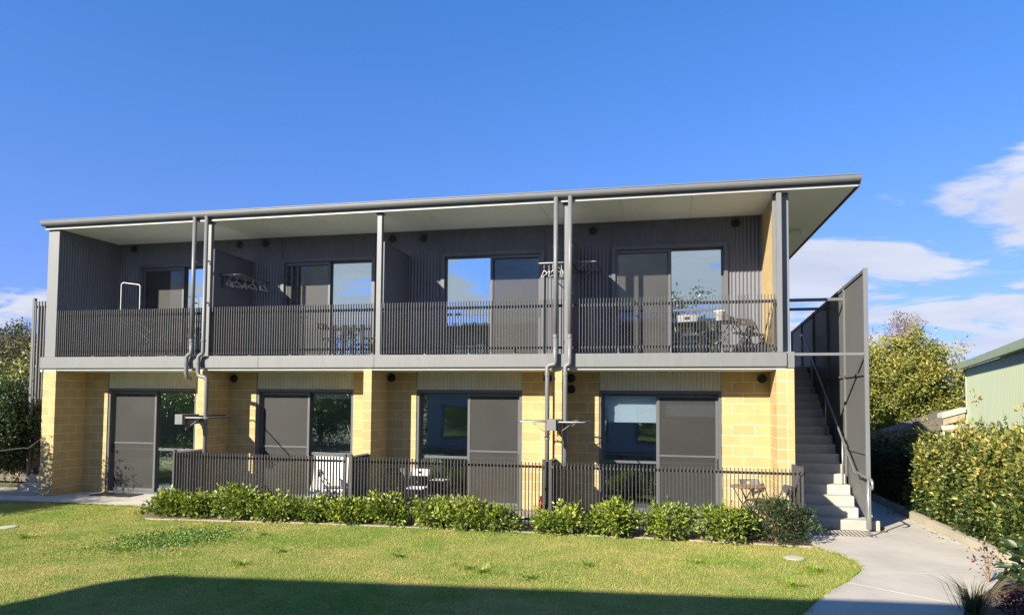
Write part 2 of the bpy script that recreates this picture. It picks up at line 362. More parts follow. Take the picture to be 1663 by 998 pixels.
# ================================================================== THE SETTING
MB().box(-400, 400, -400, 400, -0.5, -0.06).build('ground', 'ground')['kind'] = 'structure'
lawn_poly = [(-7, -12.2), (13.4, -12.2), (14.0, -8.5), (14.55, -6.7), (15.2, -5.2), (15.63, -4.28), (16.02, -3.6), (16.30, -3.05), (16.40, -2.7),
             (16.40, -2.35), (16.27, -1.9), (16.05, -1.47), (13.6, -1.42), (10.85, -1.42), (7.45, -1.58), (4.55, -1.93), (3.6, -1.30), (3.44, -0.72), (1.16, -0.72), (0.0, -1.0), (-2.0, -1.3), (-7, -1.5)]
tag(MB().prism_z(lawn_poly, -0.3, 0.0).build('lawn', 'lawn'), kind='structure')
# soil bed between the lawn edging and the patio fences
tag(MB().prism_z([(4.2, -1.85), (7.45, -1.50), (10.85, -1.34), (13.6, -1.34), (16.08, -1.40), (16.15, -0.72), (4.05, -0.72), (3.75, -1.15)], -0.25, 0.016).build('garden_bed', 'soil'), kind='structure')
edge = MB(); ep = [(4.25, -1.88), (4.6, -1.90), (7.45, -1.545), (10.85, -1.385), (13.6, -1.385), (16.1, -1.44)]
for (a, b) in zip(ep, ep[1:]):
    d = Vector((b[0]-a[0], b[1]-a[1])).normalized(); q = Vector((-d.y, d.x))*0.024
    edge.prism_z([(a[0]-q.x, a[1]-q.y), (b[0]-q.x, b[1]-q.y), (b[0]+q.x, b[1]+q.y), (a[0]+q.x, a[1]+q.y)], -0.2, 0.016)
tag(edge.build('lawn_edging', 'kerb'), kind='structure')
# concrete path on the right: a sunk base and poured slabs with open joints
path = MB().prism_z([(16.0, -1.3), (16.0, 8.2), (18.44, 8.2), (18.44, -2.1), (18.0, -3.0), (17.3, -4.2), (16.75, -5.3), (16.2, -7), (15.6, -12), (13.6, -12), (14.2, -8.5), (15.3, -5.2), (16.1, -3.68), (16.4, -3.0), (16.5, -2.5), (16.2, -1.8)], -0.3, 0.0)
path = tag(path.build('path', 'soil'), kind='structure')
def slab(poly): MB().prism_z(poly, -0.1, 0.022).build('path_slab', 'concrete', path)
slab([(16.06, -1.44), (16.10, -0.72), (16.12, -0.53), (18.43, -0.53), (18.43, -2.1), (18.1, -2.80), (16.33, -3.05), (16.42, -2.7), (16.42, -2.35), (16.29, -1.9)])
slab([(16.325, -3.06), (18.09, -2.815), (17.55, -3.75), (17.05, -4.45), (16.0, -3.68)])
slab([(15.992, -3.692), (17.042, -4.462), (16.65, -5.35), (16.35, -6.3), (14.75, -6.3), (15.22, -5.2), (15.64, -4.28)])
slab([(14.745, -6.312), (16.345, -6.312), (15.9, -9.4), (13.85, -9.4), (14.02, -8.5), (14.57, -6.7)])
slab([(13.84, -9.412), (15.89, -9.412), (15.6, -12.2), (13.42, -12.2)])
slab([(16.12, -0.518), (16.12, 0.10), (17.6, 0.10), (17.6, -0.518)])
slab([(17.612, -0.518), (17.612, 4.0), (18.43, 4.0), (18.43, -0.518)])
slab([(17.612, 4.012), (17.612, 8.2), (18.43, 8.2), (18.43, 4.012)])
# concrete apron along the ground floor
apron = tag(MB().box(-2.2, 16.05, -0.72, 2.4, -0.3, -0.002).build('patio', 'kerb'), kind='structure')
xs = [-2.2, -0.12, 2.0, 4.1, 6.0, 7.9, 9.8, 11.8, 13.8, 16.04]
for a, b in zip(xs, xs[1:]):
    MB().prism_z([(a+0.004, -0.715 if a > -0.2 else -1.0), (b-0.004, -0.715), (b-0.004, 0.97), (a+0.004, 0.97)], -0.2, 0.024).build('patio_slab', 'concrete', apron)
# low kerb holding the hedge bed, with the bed behind it
k = MB(); kp = [(18.5, 8.2), (18.5, -0.5), (18.52, -2.1), (18.62, -2.7), (18.9, -3.3)]
for (a, b) in zip(kp, kp[1:]):
    d = Vector((b[0]-a[0], b[1]-a[1])).normalized(); q = Vector((-d.y, d.x))*0.06
    k.prism_z([(a[0]-q.x, a[1]-q.y), (b[0]-q.x, b[1]-q.y), (b[0]+q.x, b[1]+q.y), (a[0]+q.x, a[1]+q.y)], -0.2, 0.15)
tag(k.build('kerb', 'kerb'), kind='structure')
tag(MB().prism_z([(18.57, 8.2), (18.57, -2.05), (18.7, -2.7), (19.0, -3.35), (24, -3.6), (24, 8.2)], -0.2, 0.11).build('hedge_bed', 'soil'), kind='structure')
tag(MB().prism_z([(18.6, -3.35), (18.05, -2.95), (17.55, -3.8), (17.08, -4.45), (16.68, -5.35), (16.4, -6.3), (16.0, -9), (24, -9), (24, -3.65), (19.0, -3.4)], -0.2, 0.012).build('planting_bed', 'soil'), kind='structure')

# ================================================================== APARTMENT BUILDING
B = thing('apartment_building', 'two storey apartment building with yellow block ground floor and dark clad balconies', 'building', (8, 4, 0))
YB, YG, YEND = 1.78, 0.83, 8.0
SL = 3.15
def sof(y): return 6.085 + 0.018*(y + 0.05)                # gently falling roof: soffit height
# --- block walls: every block is a piece, in running bond, on a recessed mortar core
BLK = []
def stack(part, x0, x1, y0, y1, z0, z1, along, off):
    lo, hi = (x0, x1) if along == 'x' else (y0, y1)
    nz = int(round((z1-z0)/0.2)); h = (z1-z0)/nz
    for c in range(nz):
        cuts = [lo]; t = lo + (0.4 if (c + off) % 2 == 0 else 0.2)
        while t < hi - 0.07: cuts.append(t); t += 0.4
        cuts.append(hi)
        if len(cuts) > 2 and cuts[-1]-cuts[-2] < 0.1: cuts.pop(-2)
        for a, b in zip(cuts, cuts[1:]):
            L = b-a-(0.009 if b < hi else 0)
            if L < 0.03: continue
            za = z0 + c*h; bx = (a, a+L, y0, y1) if along == 'x' else (x0, x1, a, a+L)
            BLK.append((part, bx, za+0.0045, za+h-0.0045))
def core(name, x0, x1, y0, y1, z0, z1): return MB().box(x0, x1, y0, y1, z0, z1).build(name, 'mortar', B)
E_ = 0.002
ZT = 2.84
p = core('end_pier', -0.07+E_, 0.28-E_, E_, 0.93, -0.1, 2.86)
stack(p, -0.07, 0.105, 0, 0.93, 0.0, ZT, 'y', 1); stack(p, 0.114, 0.28, 0, 0.93, 0.0, ZT, 'y', 0)
for i, (a, b) in enumerate(((3.95, 4.135), (7.785, 7.965), (11.685, 11.865))):
    p = core('pier', a+E_, b-E_, E_, 0.93, -0.1, 2.86); stack(p, a, b, 0, 0.93, 0.0, ZT, 'y', i)
p = core('end_pier', 15.74+E_, 16.04-E_, E_, 0.93, -0.1, 2.86)
stack(p, 15.74, 15.915, 0, 0.93, 0.0, ZT, 'y', 0); stack(p, 15.924, 16.04, 0, 0.93, 0.0, ZT, 'y', 1)
for i, (a, b) in enumerate(((0.28, 0.92), (3.30, 3.95), (4.135, 4.83), (7.18, 7.785), (7.965, 8.62), (10.92, 11.685), (11.865, 12.49), (14.86, 15.74))):
    p = core('ground_wall', a, b, YG+E_, YG+0.17, -0.1, 2.86); stack(p, a, b, YG, YG+0.16, 0.0, ZT, 'x', i)
p = core('balcony_end_wall', 15.74+E_, 15.98, 0.22, YB+0.15, SL, 6.08)
stack(p, 15.74, 15.93, 0.215, YB+0.1, SL, 6.05, 'y', 0)
def blk_area(q):
    _, (x0, x1, y0, y1), z0, z1 = q; c = ((x0+x1)/2, (y0+y1)/2, (z0+z1)/2); s = proj_size(c); v = np.array(c) - CAM; v /= np.linalg.norm(v)
    hid = 0.2 if (3.2 < c[0] < 3.95 and y0 > 0.5) or (c[0] > 15.7 and z0 > 3.1) or (c[1] > 0.6 and y0 < YG-0.02) else 1
    return s*s*((x1-x0)*abs(v[1]) + (y1-y0)*abs(v[0]))*hid
BLK.sort(key=blk_area, reverse=True)
bcache = {}
for part, (x0, x1, y0, y1), z0, z1 in BLK[:292]:
    dx, dy, dz = x1-x0, y1-y0, z1-z0; key = (round(dx, 3), round(dy, 3), round(dz, 3))
    if key not in bcache: bcache[key] = MB().bev(-dx/2, dx/2, -dy/2, dy/2, 0, dz, 0.004).mesh('block', 'block')
    link('block', bcache[key], ((x0+x1)/2, (y0+y1)/2, z0), part)
rest = MB()
for part, (x0, x1, y0, y1), z0, z1 in BLK[292:]: rest.box(x0, x1, y0, y1, z0, z1)
tag(rest.build('block_remainder', 'block', B), kind='stuff')
# --- floor slab, fascia, ceilings, rear shell
MB().box(-0.06, 16.04, 0.02, YEND, 2.87, SL-0.004).build('floor_slab', 'soffit', B)
for a, b in ((-0.135, 5.4), (5.404, 8.02), (8.024, 15.915)):
    MB().bev(a, b, -0.035, 0.018, 2.90, SL+0.004, 0.004).build('slab_fascia', 'trim', B)
MB().bev(15.918, 16.05, 0.0, 0.05, 2.875, SL+0.016, 0.004).build('slab_fascia_return', 'trim', B)
MB().box(-0.06, 15.9, 0.019, 0.2, 2.845, 2.872).build('ceiling_trim', 'flash', B)
MB().box(0.0, 16.0, 0.2, YG+0.1, 2.842, 2.868).build('ground_ceiling', 'soffit', B)
MB().box(-0.05, 0.0, 0.95, YEND, -0.1, 2.87).add([], []).build('side_wall', 'block', B)
MB().box(16.0, 16.04, 0.95, YEND, -0.1, 6.2).build('side_wall', 'block', B)
MB().box(-0.06, -0.0, 0.3, YEND, SL, 6.2).build('side_wall', 'dark_clad', B)
MB().box(-0.05, 16.04, YEND, YEND+0.15, -0.1, 6.2).build('rear_wall', 'dark_clad', B)
# --- balcony walls
wing = MB().corr((0.245, 0.02), (0.245, YB), SL, 6.12, (1, 0)); wing.build('wing_wall_cladding', 'dark_clad', B, smooth=True)
MB().bev(-0.06, 0.236, 0.0, 0.06, SL+0.005, sof(0)-0.004, 0.005).build('wing_wall_end', 'trim', B)
MB().box(-0.055, 0.225, 0.062, YB+0.05, SL, 6.1).build('wing_wall', 'dark_clad', B)
DU = [(0.90, 3.32, 2.11), (4.82, 7.23, 6.05), (8.83, 11.21, 10.01), (12.67, 15.07, 13.88)]
ZU0, ZU1 = SL+0.02, 5.58
prev = 0.25
for (a, b, mx) in DU + [(15.74, 15.74, 0)]:
    MB().corr((prev, YB), (a, YB), SL, 6.16, (0, 1)).build('wall_cladding', 'dark_clad', B, smooth=True)
    if a < 15.7: MB().corr((a, YB), (b, YB), ZU1-0.02, 6.16, (0, 1)).build('wall_cladding', 'dark_clad', B, smooth=True)
    prev = b
for x in (4.05, 8.04, 11.93):                              # privacy partitions between balconies
    pt = MB().bev(x-0.03, x+0.03, 0.30, YB-0.012, SL+0.05, 5.52, 0.004).build('privacy_partition', 'dark_clad', B)
    MB().box(x-0.036, x+0.036, 0.28, 0.298, SL+0.03, 5.53).build('edge_channel', 'door_frame', pt)
    MB().box(x-0.036, x+0.036, 0.30, YB-0.012, 5.522, 5.54).build('top_channel', 'door_frame', pt)
# --- steel posts
for (x, w) in ((4.06, 0.10), (8.015, 0.105), (11.88, 0.10)):
    po = MB().bev(x, x+w, 0.03, 0.03+w, SL+0.005, sof(0)-0.03, 0.006).build('post', 'trim', B)
    MB().box(x-0.02, x+w+0.02, 0.01, 0.05+w, sof(0)-0.03, sof(0)-0.012).build('cap_plate', 'door_frame', po)
    MB().box(x-0.025, x+w+0.025, 0.02, 0.045+w, SL+0.004, SL+0.018).build('base_plate', 'trim', po)
po = MB().bev(15.765, 15.855, -0.02, 0.07, SL+0.005, sof(0)-0.03, 0.006).build('post', 'trim', B)
MB().box(15.75, 15.87, -0.03, 0.08, sof(0)-0.03, sof(0)-0.012).build('cap_plate', 'door_frame', po)
MB().bev(15.72, 15.998, 0.15, 0.208, SL+0.005, 6.08, 0.005).build('wall_end_flashing', 'trim', B)
# --- roof: soffit panels, edge trims, gutter, barge
roof = MB().add([(-0.1,-0.06,6.13),(17.14,-0.06,6.13),(17.14,8.3,6.28),(-0.1,8.3,6.28),(-0.1,-0.06,6.262),(17.14,-0.06,6.262),(17.14,8.3,6.42),(-0.1,8.3,6.42)],
                [(0,3,2,1),(4,5,6,7),(0,1,5,4),(1,2,6,5),(2,3,7,6),(3,0,4,7)]).build('roof', 'trim', B)
xx = [-0.08, 1.9, 4.2, 6.6, 9.0, 11.4, 12.95, 14.3, 15.95, 17.10]
yy = [(-0.03, 2.0), (2.006, 4.4), (4.406, 8.25)]
for a, b in zip(xx, xx[1:]):
    for (c, d) in yy:
        if c > 1.9 and b < 15.9: continue
        mb = MB(); z = lambda y: sof(y)
        mb.add([(a+0.004,c,z(c)),(b-0.004,c,z(c)),(b-0.004,d,z(d)),(a+0.004,d,z(d)),(a+0.004,c,z(c)+0.012),(b-0.004,c,z(c)+0.012),(b-0.004,d,z(d)+0.012),(a+0.004,d,z(d)+0.012)],
               [(0,3,2,1),(4,5,6,7),(0,1,5,4),(1,2,6,5),(2,3,7,6),(3,0,4,7)]).build('soffit_panel', 'soffit', roof)
MB().add([(-0.08,-0.03,sof(0)+0.014),(17.1,-0.03,sof(0)+0.014),(17.1,8.25,sof(8.25)+0.014),(-0.08,8.25,sof(8.25)+0.014)], [(0,1,2,3)]).build('soffit_batten', 'joint', roof)
MB().box(-0.10, 17.13, -0.058, -0.032, 6.075, 6.102).build('soffit_trim', 'flash', roof)
MB().box(-0.10, 17.13, -0.062, -0.040, 6.104, 6.26).build('gutter_fascia', 'door_frame', roof)
gp = [(-0.064, 6.150), (-0.105, 6.146), (-0.142, 6.156), (-0.166, 6.182), (-0.176, 6.215), (-0.178, 6.246), (-0.188, 6.250), (-0.189, 6.266), (-0.172, 6.268), (-0.168, 6.235), (-0.150, 6.200), (-0.064, 6.19)]
MB().prism_x(gp, -0.13, 17.16).build('gutter', 'pipe', roof)
MB().prism_x([(-0.16, 6.252), (-0.06, 6.263), (-0.02, 6.264), (-0.02, 6.285), (-0.06, 6.283), (-0.165, 6.271)], -0.14, 17.17).build('roof_edge_flashing', 'flash', roof)
MB().add([(17.141,-0.06,6.08),(17.165,-0.06,6.08),(17.165,8.3,6.225),(17.141,8.3,6.225),(17.141,-0.06,6.275),(17.165,-0.06,6.275),(17.165,8.3,6.43),(17.141,8.3,6.43)],
         [(0,3,2,1),(4,5,6,7),(0,1,5,4),(1,2,6,5),(2,3,7,6),(3,0,4,7)]).build('barge_board', 'trim', roof)
fl = MB().bev(16.55, 16.78, 3.3, 3.5, sof(3.4)-0.06, sof(3.4)-0.004, 0.012).build('eave_light', 'white', roof)
MB().lathe([(0.03, 0), (0.05, 0.02), (0.05, 0.06)], (16.82, 3.4, sof(3.4)-0.09), 12).build('sensor', 'white', fl)
# --- sliding doors
def door(x0, x1, mxx, z0, z1, y, screen_left, up, handle=True):
    d = MB(); fw = 0.085 if up else 0.06; dep0, dep1 = (y-0.045, y+0.10) if up else (y+0.02, y+0.22)
    d.bev(x0, x0+fw, dep0, dep1, z0, z1, 0.004); d.bev(x1-fw, x1, dep0, dep1, z0, z1, 0.004)
    d.bev(x0+fw, x1-fw, dep0, dep1, z1-fw, z1, 0.004); d.box(x0+fw, x1-fw, dep0+0.02, dep1, z0, z0+0.035)
    D = d.build('sliding_door', 'door_frame', B)
    a0, a1 = x0+fw+0.002, x1-fw-0.002; zb, zt = z0+0.04, z1-fw-0.004
    for side in (0, 1):
        u0, u1 = (a0, mxx) if side == 0 else (mxx, a1); yy_ = y + (0.055 if side == 0 else 0.085) + (0 if up else 0.10)
        s = MB(); sw = 0.045
        s.box(u0, u0+sw, yy_, yy_+0.025, zb, zt); s.box(u1-sw, u1, yy_, yy_+0.025, zb, zt)
        s.box(u0+sw, u1-sw, yy_, yy_+0.025, zt-sw, zt); s.box(u0+sw, u1-sw, yy_, yy_+0.025, zb, zb+0.07)
        s.box(u0+sw, u1-sw, yy_-0.004, yy_+0.022, z0+0.99, z0+1.04)
        s.build('sash', 'door_frame', D)
        for (za, zc) in ((zb+0.07, z0+0.99), (z0+1.04, zt-sw)):
            MB().box(u0+sw, u1-sw, yy_+0.010, yy_+0.016, za, zc).build('pane', 'glass' if up else 'glass_low', D)
    u0, u1 = (a0, mxx+0.03) if screen_left else (mxx-0.03, a1); ys = y + 0.012 if up else y+0.12
    s = MB(); sw = 0.05
    s.box(u0, u0+sw, ys, ys+0.02, zb, zt); s.box(u1-sw, u1, ys, ys+0.02, zb, zt); s.box(u0+sw, u1-sw, ys, ys+0.02, zt-sw-0.02, zt); s.box(u0+sw, u1-sw, ys, ys+0.02, zb, zb+0.07)
    if not up: s.box(u0+sw, u1-sw, ys-0.002, ys+0.018, z0+1.14, z0+1.175)
    s.build('screen_frame', 'door_frame', D)
    MB().box(u0+sw, u1-sw, ys+0.009, ys+0.011, zb+0.07, zt-sw-0.02).build('fly_screen', 'flyscreen_up' if up else 'flyscreen', D)
    if handle:
        hx = u1-0.032 if not screen_left else u0+0.006
        h = MB().bev(hx, hx+0.028, ys-0.022, ys-0.001, z0+0.92, z0+1.12, 0.004).build('handle', 'vent', D)
    return D
for i, (a, b, mx_) in enumerate(DU): door(a, b, mx_, ZU0, ZU1, YB, i != 2, True)
DG = [(0.92, 3.30, 2.13), (4.83, 7.18, 6.05), (8.62, 10.92, 9.76), (12.49, 14.86, 13.66)]
for i, (a, b, mx_) in enumerate(DG):
    door(a, b, mx_, 0.03, 2.47, YG, i < 2, False)
    MB().corr((a-0.02, YG+0.02), (b+0.02, YG+0.02), 2.478, 2.84, (0, 1), amp=0.017).build('lintel_cladding', 'cream_clad', B, smooth=True)
    MB().box(a, b, YG-0.005, YG+0.018, 2.456+0.016, 2.49).build('lintel_flashing', 'cream_clad', B)
# --- rooms behind the glass
for zf, zc, yw, D_, nm in ((0.0, 2.86, YG+0.24, DG, 'ground'), (SL, 6.0, YB+0.12, DU, 'upper')):
    for i in range(4):
        x0, x1 = (0.02 + 4.0*i, 3.96 + 4.0*i); r = MB(); yb_ = yw + 3.6
        r.add([(x0,yw,zf),(x1,yw,zf),(x1,yb_,zf),(x0,yb_,zf),(x0,yw,zc-0.05),(x1,yw,zc-0.05),(x1,yb_,zc-0.05),(x0,yb_,zc-0.05)], [(4,7,6,5),(2,3,7,6),(1,2,6,5),(3,0,4,7)])
        r.build('room_wall', 'interior', B)
        MB().box(x0, x1, yw, yb_, zf, zf+0.012).build('room_floor', 'interior_floor', B)
# --- round vents
VG = [(4.27, 2.70), (8.06, 2.72), (11.45, 2.71), (11.93, 2.71), (11.93, 2.49), (15.60, 2.71)]
VU = [(3.68, 5.98), (4.38, 5.98), (7.64, 5.96), (8.40, 5.94), (12.27, 5.94), (15.23, 5.97), (0.69, 5.99)]
for (lst, y) in ((VG, YG), (VU, YB)):
    for (x, z) in lst:
        v = MB().lathe([(0.088, 0.0), (0.088, -0.02), (0.080, -0.034), (0.066, -0.036), (0.064, -0.018)], (x, y-0.004, z), 24, 'y').build('round_vent', 'vent', B, origin=(x, y, z))
        for k in range(4):
            zz_ = z - 0.042 + 0.028*k; w = math.sqrt(max(0.0, 0.064**2 - (zz_-z)**2))*0.95
            MB().box(x-w, x+w, y-0.034, y-0.024, zz_-0.006, zz_+0.005).build('louvre', 'vent', v)
# --- downpipes
def downpipe(x, xl, ground):
    r = 0.043; yu = -0.115; d = MB()
    d.tube([(x, yu, 6.17), (x, yu, SL+0.32)], r, 14)
    if not ground:      # short pair: jog sideways in front of the slab, then into the pier
        d.tube([(x, yu, SL+0.32), (x, yu, SL+0.10), (x-0.01, yu, SL+0.05), (xl+0.03, yu, SL+0.012), (xl, yu, SL-0.03), (xl, yu, 2.78), (xl+0.005, yu+0.02, 2.70), (xl+0.03, yu+0.12, 2.66)], r, 14)
    else:
        d.tube([(x, yu, SL+0.32), (x, yu, SL-0.12), (x, yu, 2.99), (x-0.012, yu, 2.945), (xl+0.03, yu, 2.925), (xl, yu, 2.90), (xl, yu, 2.74), (xl, yu, 0.02)], r, 14)
    dp = d.build('downpipe', 'pipe', B, smooth=True)
    c = MB()
    for z in ((SL+0.33, 3.0) if not ground else (SL+0.33, 2.76, 1.55)):
        xx_ = x if z > SL else xl
        c.lathe([(r+0.003, -0.035), (r+0.007, -0.028), (r+0.007, 0.028), (r+0.003, 0.035)], (xx_, yu, z), 16)
    c.build('pipe_collar', 'pipe', dp, smooth=False)
    for z in ((5.2, 4.3) if not ground else (5.2, 4.3, 1.62)):
        xx_ = x if z > SL else xl
        MB().bev(xx_-0.05, xx_+0.05, yu-0.012, yu+0.1, z-0.012, z+0.012, 0.003).build('pipe_bracket', 'pipe', dp)
downpipe(3.85, 3.74, False)
# second pipe of the left pair goes on down beside the pier
d = MB(); yu = -0.115
d.tube([(4.14, yu, 6.17), (4.14, yu, SL+0.10), (4.13, yu, SL+0.05), (4.06, yu, SL+0.012), (4.03, yu, SL-0.03), (4.03, yu, 2.80), (4.05, yu, 2.735), (4.10, yu, 2.715), (4.20, yu, 2.70), (4.235, yu, 2.67), (4.245, yu, 2.60), (4.245, yu, 0.02)], 0.043, 14)
dp = d.build('downpipe', 'pipe', B, smooth=True)
c = MB()
for (x_, z_) in ((4.14, SL+0.33), (4.03, 3.0), (4.245, 1.55)): c.lathe([(0.046, -0.035), (0.050, -0.028), (0.050, 0.028), (0.046, 0.035)], (x_, yu, z_), 16)
c.build('pipe_collar', 'pipe', dp)
for (x_, z_) in ((4.14, 5.2), (4.14, 4.3)): MB().bev(x_-0.05, x_+0.05, yu-0.012, yu+0.1, z_-0.012, z_+0.012, 0.003).build('pipe_bracket', 'pipe', dp)
downpipe(11.75, 11.60, True); downpipe(12.025, 11.945, True)
# --- balcony railings: thin flat fins on two rails
fin = MB().box(-0.0045, 0.0045, -0.026, 0.024, 0, 1.03).mesh('picket', 'balu')
def railing(x0, x1):
    r = MB().box(x0, x1, 0.055, 0.075, 4.06, 4.115).build('balcony_railing', 'balu', B)
    MB().box(x0, x1, 0.055, 0.075, 3.255, 3.30).build('bottom_rail', 'balu', r)
    n = int((x1-x0)/0.0575)
    for i in range(n+1):
        x = x0 + (x1-x0)*(i+0.35)/(n+0.7) + random.uniform(-0.0015, 0.0015)
        link('picket', fin, (x, 0.033, SL+0.03), r)
    for k in range(1, 4):
        x = x0 + (x1-x0)*k/4
        MB().box(x-0.025, x+0.025, 0.055, 0.08, SL, 3.255).build('foot_bracket', 'trim', r)
for a, b in ((0.25, 4.04), (4.18, 8.0), (8.135, 11.86), (12.0, 15.75)): railing(a, b)

# ================================================================== PATIO FENCES
FH = 1.18; YF = -1.0
fpick = MB().box(-0.005, 0.005, -0.031, 0.019, 0, FH-0.04).mesh('picket', 'black_metal')
fpick_y = MB().box(-0.031, 0.019, -0.004, 0.004, 0, FH-0.04).mesh('picket', 'black_metal')
def fence(x0, x1, label, rets):
    f = thing('patio_fence', label, 'fence', ((x0+x1)/2, YF, 0.0), 'slatted fences round the ground floor patios')
    for z in (FH-0.115, 0.14): MB().box(x0, x1, YF+0.021, YF+0.045, z, z+0.042).build('rail', 'black_metal', f)
    n = int((x1-x0-0.12)/0.062)
    for i in range(n+1):
        x = x0 + 0.07 + (x1-x0-0.14)*i/n
        link('picket', fpick, (x + random.uniform(-0.002, 0.002), YF+0.0, 0.03 + random.uniform(-0.004, 0.004)), f)
    for x in (x0, x1):
        q = MB().bev(x-0.028, x+0.028, YF+0.046, YF+0.10, 0.0, FH+0.02, 0.003).build('post', 'black_metal', f)
        MB().bev(x-0.032, x+0.032, YF+0.042, YF+0.104, FH+0.021, FH+0.032, 0.003).build('post_cap', 'black_metal', q)
    for xr in rets:
        for z in (FH-0.115, 0.14): MB().box(xr+0.021, xr+0.045, YF+0.11, -0.02, z, z+0.042).build('rail', 'black_metal', f)
        for i in range(18): link('picket', fpick_y, (xr, YF+0.14+0.048*i, 0.03), f)
fence(4.16, 7.86, 'charcoal slatted patio fence at the left, beside the open paved entry', [4.12])
fence(7.98, 11.68, 'charcoal slatted patio fence in the middle, between two dense corner returns', [7.93])
fence(11.80, 15.98, 'charcoal slatted patio fence at the right, ending beside the concrete stairs', [11.74, 16.0])

# ================================================================== STAIRS
GO, RI = 0.28, 0.175
def stairs(xa, xb, y0, label, rail_x, first_w):
    s = thing('concrete_staircase', label, 'staircase', ((xa+xb)/2, y0+2.5, 0.0), 'outdoor concrete stairs at the ends of the building')
    for k in range(18):
        z1 = RI*(k+1); ya = y0 + GO*k
        mb = MB().bev(xa, (first_w if k == 0 else xb), ya, ya+GO+0.16, max(-0.05, z1-RI-0.10), z1, 0.012)
        mb.build('step', 'step', s)
    MB().box(xa, xb, y0+GO*18, y0+GO*18+2.0, SL-0.22, SL-0.002).build('landing', 'step', s)
    mb = MB(); pts = [(xa+0.05, y0+0.3, -0.05), (xb-0.05, y0+0.3, -0.05), (xb-0.05, y0+5.2, -0.05), (xa+0.05, y0+5.2, -0.05), (xa+0.05, y0+5.2, 2.85), (xb-0.05, y0+5.2, 2.85)]
    mb.add(pts, [(0,1,5,4),(0,4,3),(1,2,5),(2,3,4,5),(0,3,2,1)]).build('stair_base', 'step', s)
    # handrail with return end and posts
    h = MB(); sl = RI/GO; zr = lambda y: 0.95 + (y - y0)*sl
    yb_ = y0 + GO*17
    h.tube([(rail_x, -0.60, 0.83), (rail_x, -0.66, 0.87), (rail_x, -0.66, 0.95), (rail_x, -0.60, 0.99), (rail_x, -0.15, 1.0), (rail_x, y0-0.05, 1.03), (rail_x, y0+0.1, zr(y0+0.1)), (rail_x, yb_, zr(yb_)), (rail_x, yb_+0.35, zr(yb_)+0.01)], 0.02, 10)
    hr = h.build('handrail', 'steel', s, smooth=True)
    q = MB().tube([(rail_x, -0.42, 0.0), (rail_x, -0.42, 0.99)], 0.019, 10); q.build('rail_post', 'steel', hr, smooth=True)
    MB().lathe([(0.05, 0.0), (0.05, 0.01), (0.03, 0.014)], (rail_x, -0.42, 0.022), 14).build('base_flange', 'steel', hr)
    for k in (3, 8, 13, 17):
        y = y0 + GO*k + 0.14; MB().tube([(rail_x, y, RI*(k+1)), (rail_x, y, zr(y)-0.01)], 0.016, 8).build('rail_post', 'steel', hr, smooth=True)
    return s
stairs(16.06, 17.22, 0.32, 'grey concrete staircase rising beside the yellow end pier on the right', 17.12, 17.5)
stairs(-1.35, -0.22, 0.62, 'shaded concrete steps behind the yellow pier at the left end', -1.18, -0.22)
# tall steel privacy screen up the outer side of the right stairs
S = thing('stair_screen', 'tall dark grey steel privacy screen along the outer side of the stairs', 'privacy screen', (17.3, 4, 0))
XS = 17.27; ys_ = [0.16, 1.62, 3.08, 4.54, 6.0, 7.46]
top = lambda y: 4.62 - 0.055*(y-0.16)
bot = lambda y: max(0.16, 0.16 + (y-0.75)*0.625) if y < 5.5 else 2.95
for i, y in enumerate(ys_):
    w = 0.05 if i else 0.06
    MB().bev(XS-0.035, XS+0.035, y-w/2, y+w/2, 0.05, top(y)+0.035, 0.004).build('post', 'pipe' if i == 0 else 'screen_panel', S)
for a, b in zip(ys_, ys_[1:]):
    a_, b_ = a+0.032, b-0.027; mb = MB()
    zb0, zb1 = bot(a), bot(b)
    mb.add([(XS-0.006,a_,zb0),(XS+0.006,a_,zb0),(XS+0.006,b_,zb1),(XS-0.006,b_,zb1),(XS-0.006,a_,top(a_)-0.04),(XS+0.006,a_,top(a_)-0.04),(XS+0.006,b_,top(b_)-0.04),(XS-0.006,b_,top(b_)-0.04)],
           [(0,3,2,1),(4,5,6,7),(0,1,5,4),(1,2,6,5),(2,3,7,6),(3,0,4,7)]).build('screen_sheet', 'screen_panel', S)
    mb = MB()
    mb.add([(XS-0.03,a_,top(a_)-0.038),(XS+0.03,a_,top(a_)-0.038),(XS+0.03,b_,top(b_)-0.038),(XS-0.03,b_,top(b_)-0.038),(XS-0.03,a_,top(a_)+0.02),(XS+0.03,a_,top(a_)+0.02),(XS+0.03,b_,top(b_)+0.02),(XS-0.03,b_,top(b_)+0.02)],
           [(0,3,2,1),(4,5,6,7),(0,1,5,4),(1,2,6,5),(2,3,7,6),(3,0,4,7)]).build('top_rail', 'screen_panel', S)
    for z in (2.75, 1.35):
        if z > bot(b)+0.15: MB().box(XS-0.035, XS-0.008, a_, b_, z, z+0.045).build('mid_rail', 'screen_panel', S)
MB().bev(16.05, XS-0.036, 0.14, 0.19, 3.10, 3.15, 0.004).build('tie_beam', 'pipe', S)
for (yy_, z) in ((1.62, 4.30), (3.08, 4.30)): MB().bev(16.0, XS-0.036, yy_-0.025, yy_+0.025, z-0.02, z+0.04, 0.004).build('tie_beam', 'screen_panel', S)
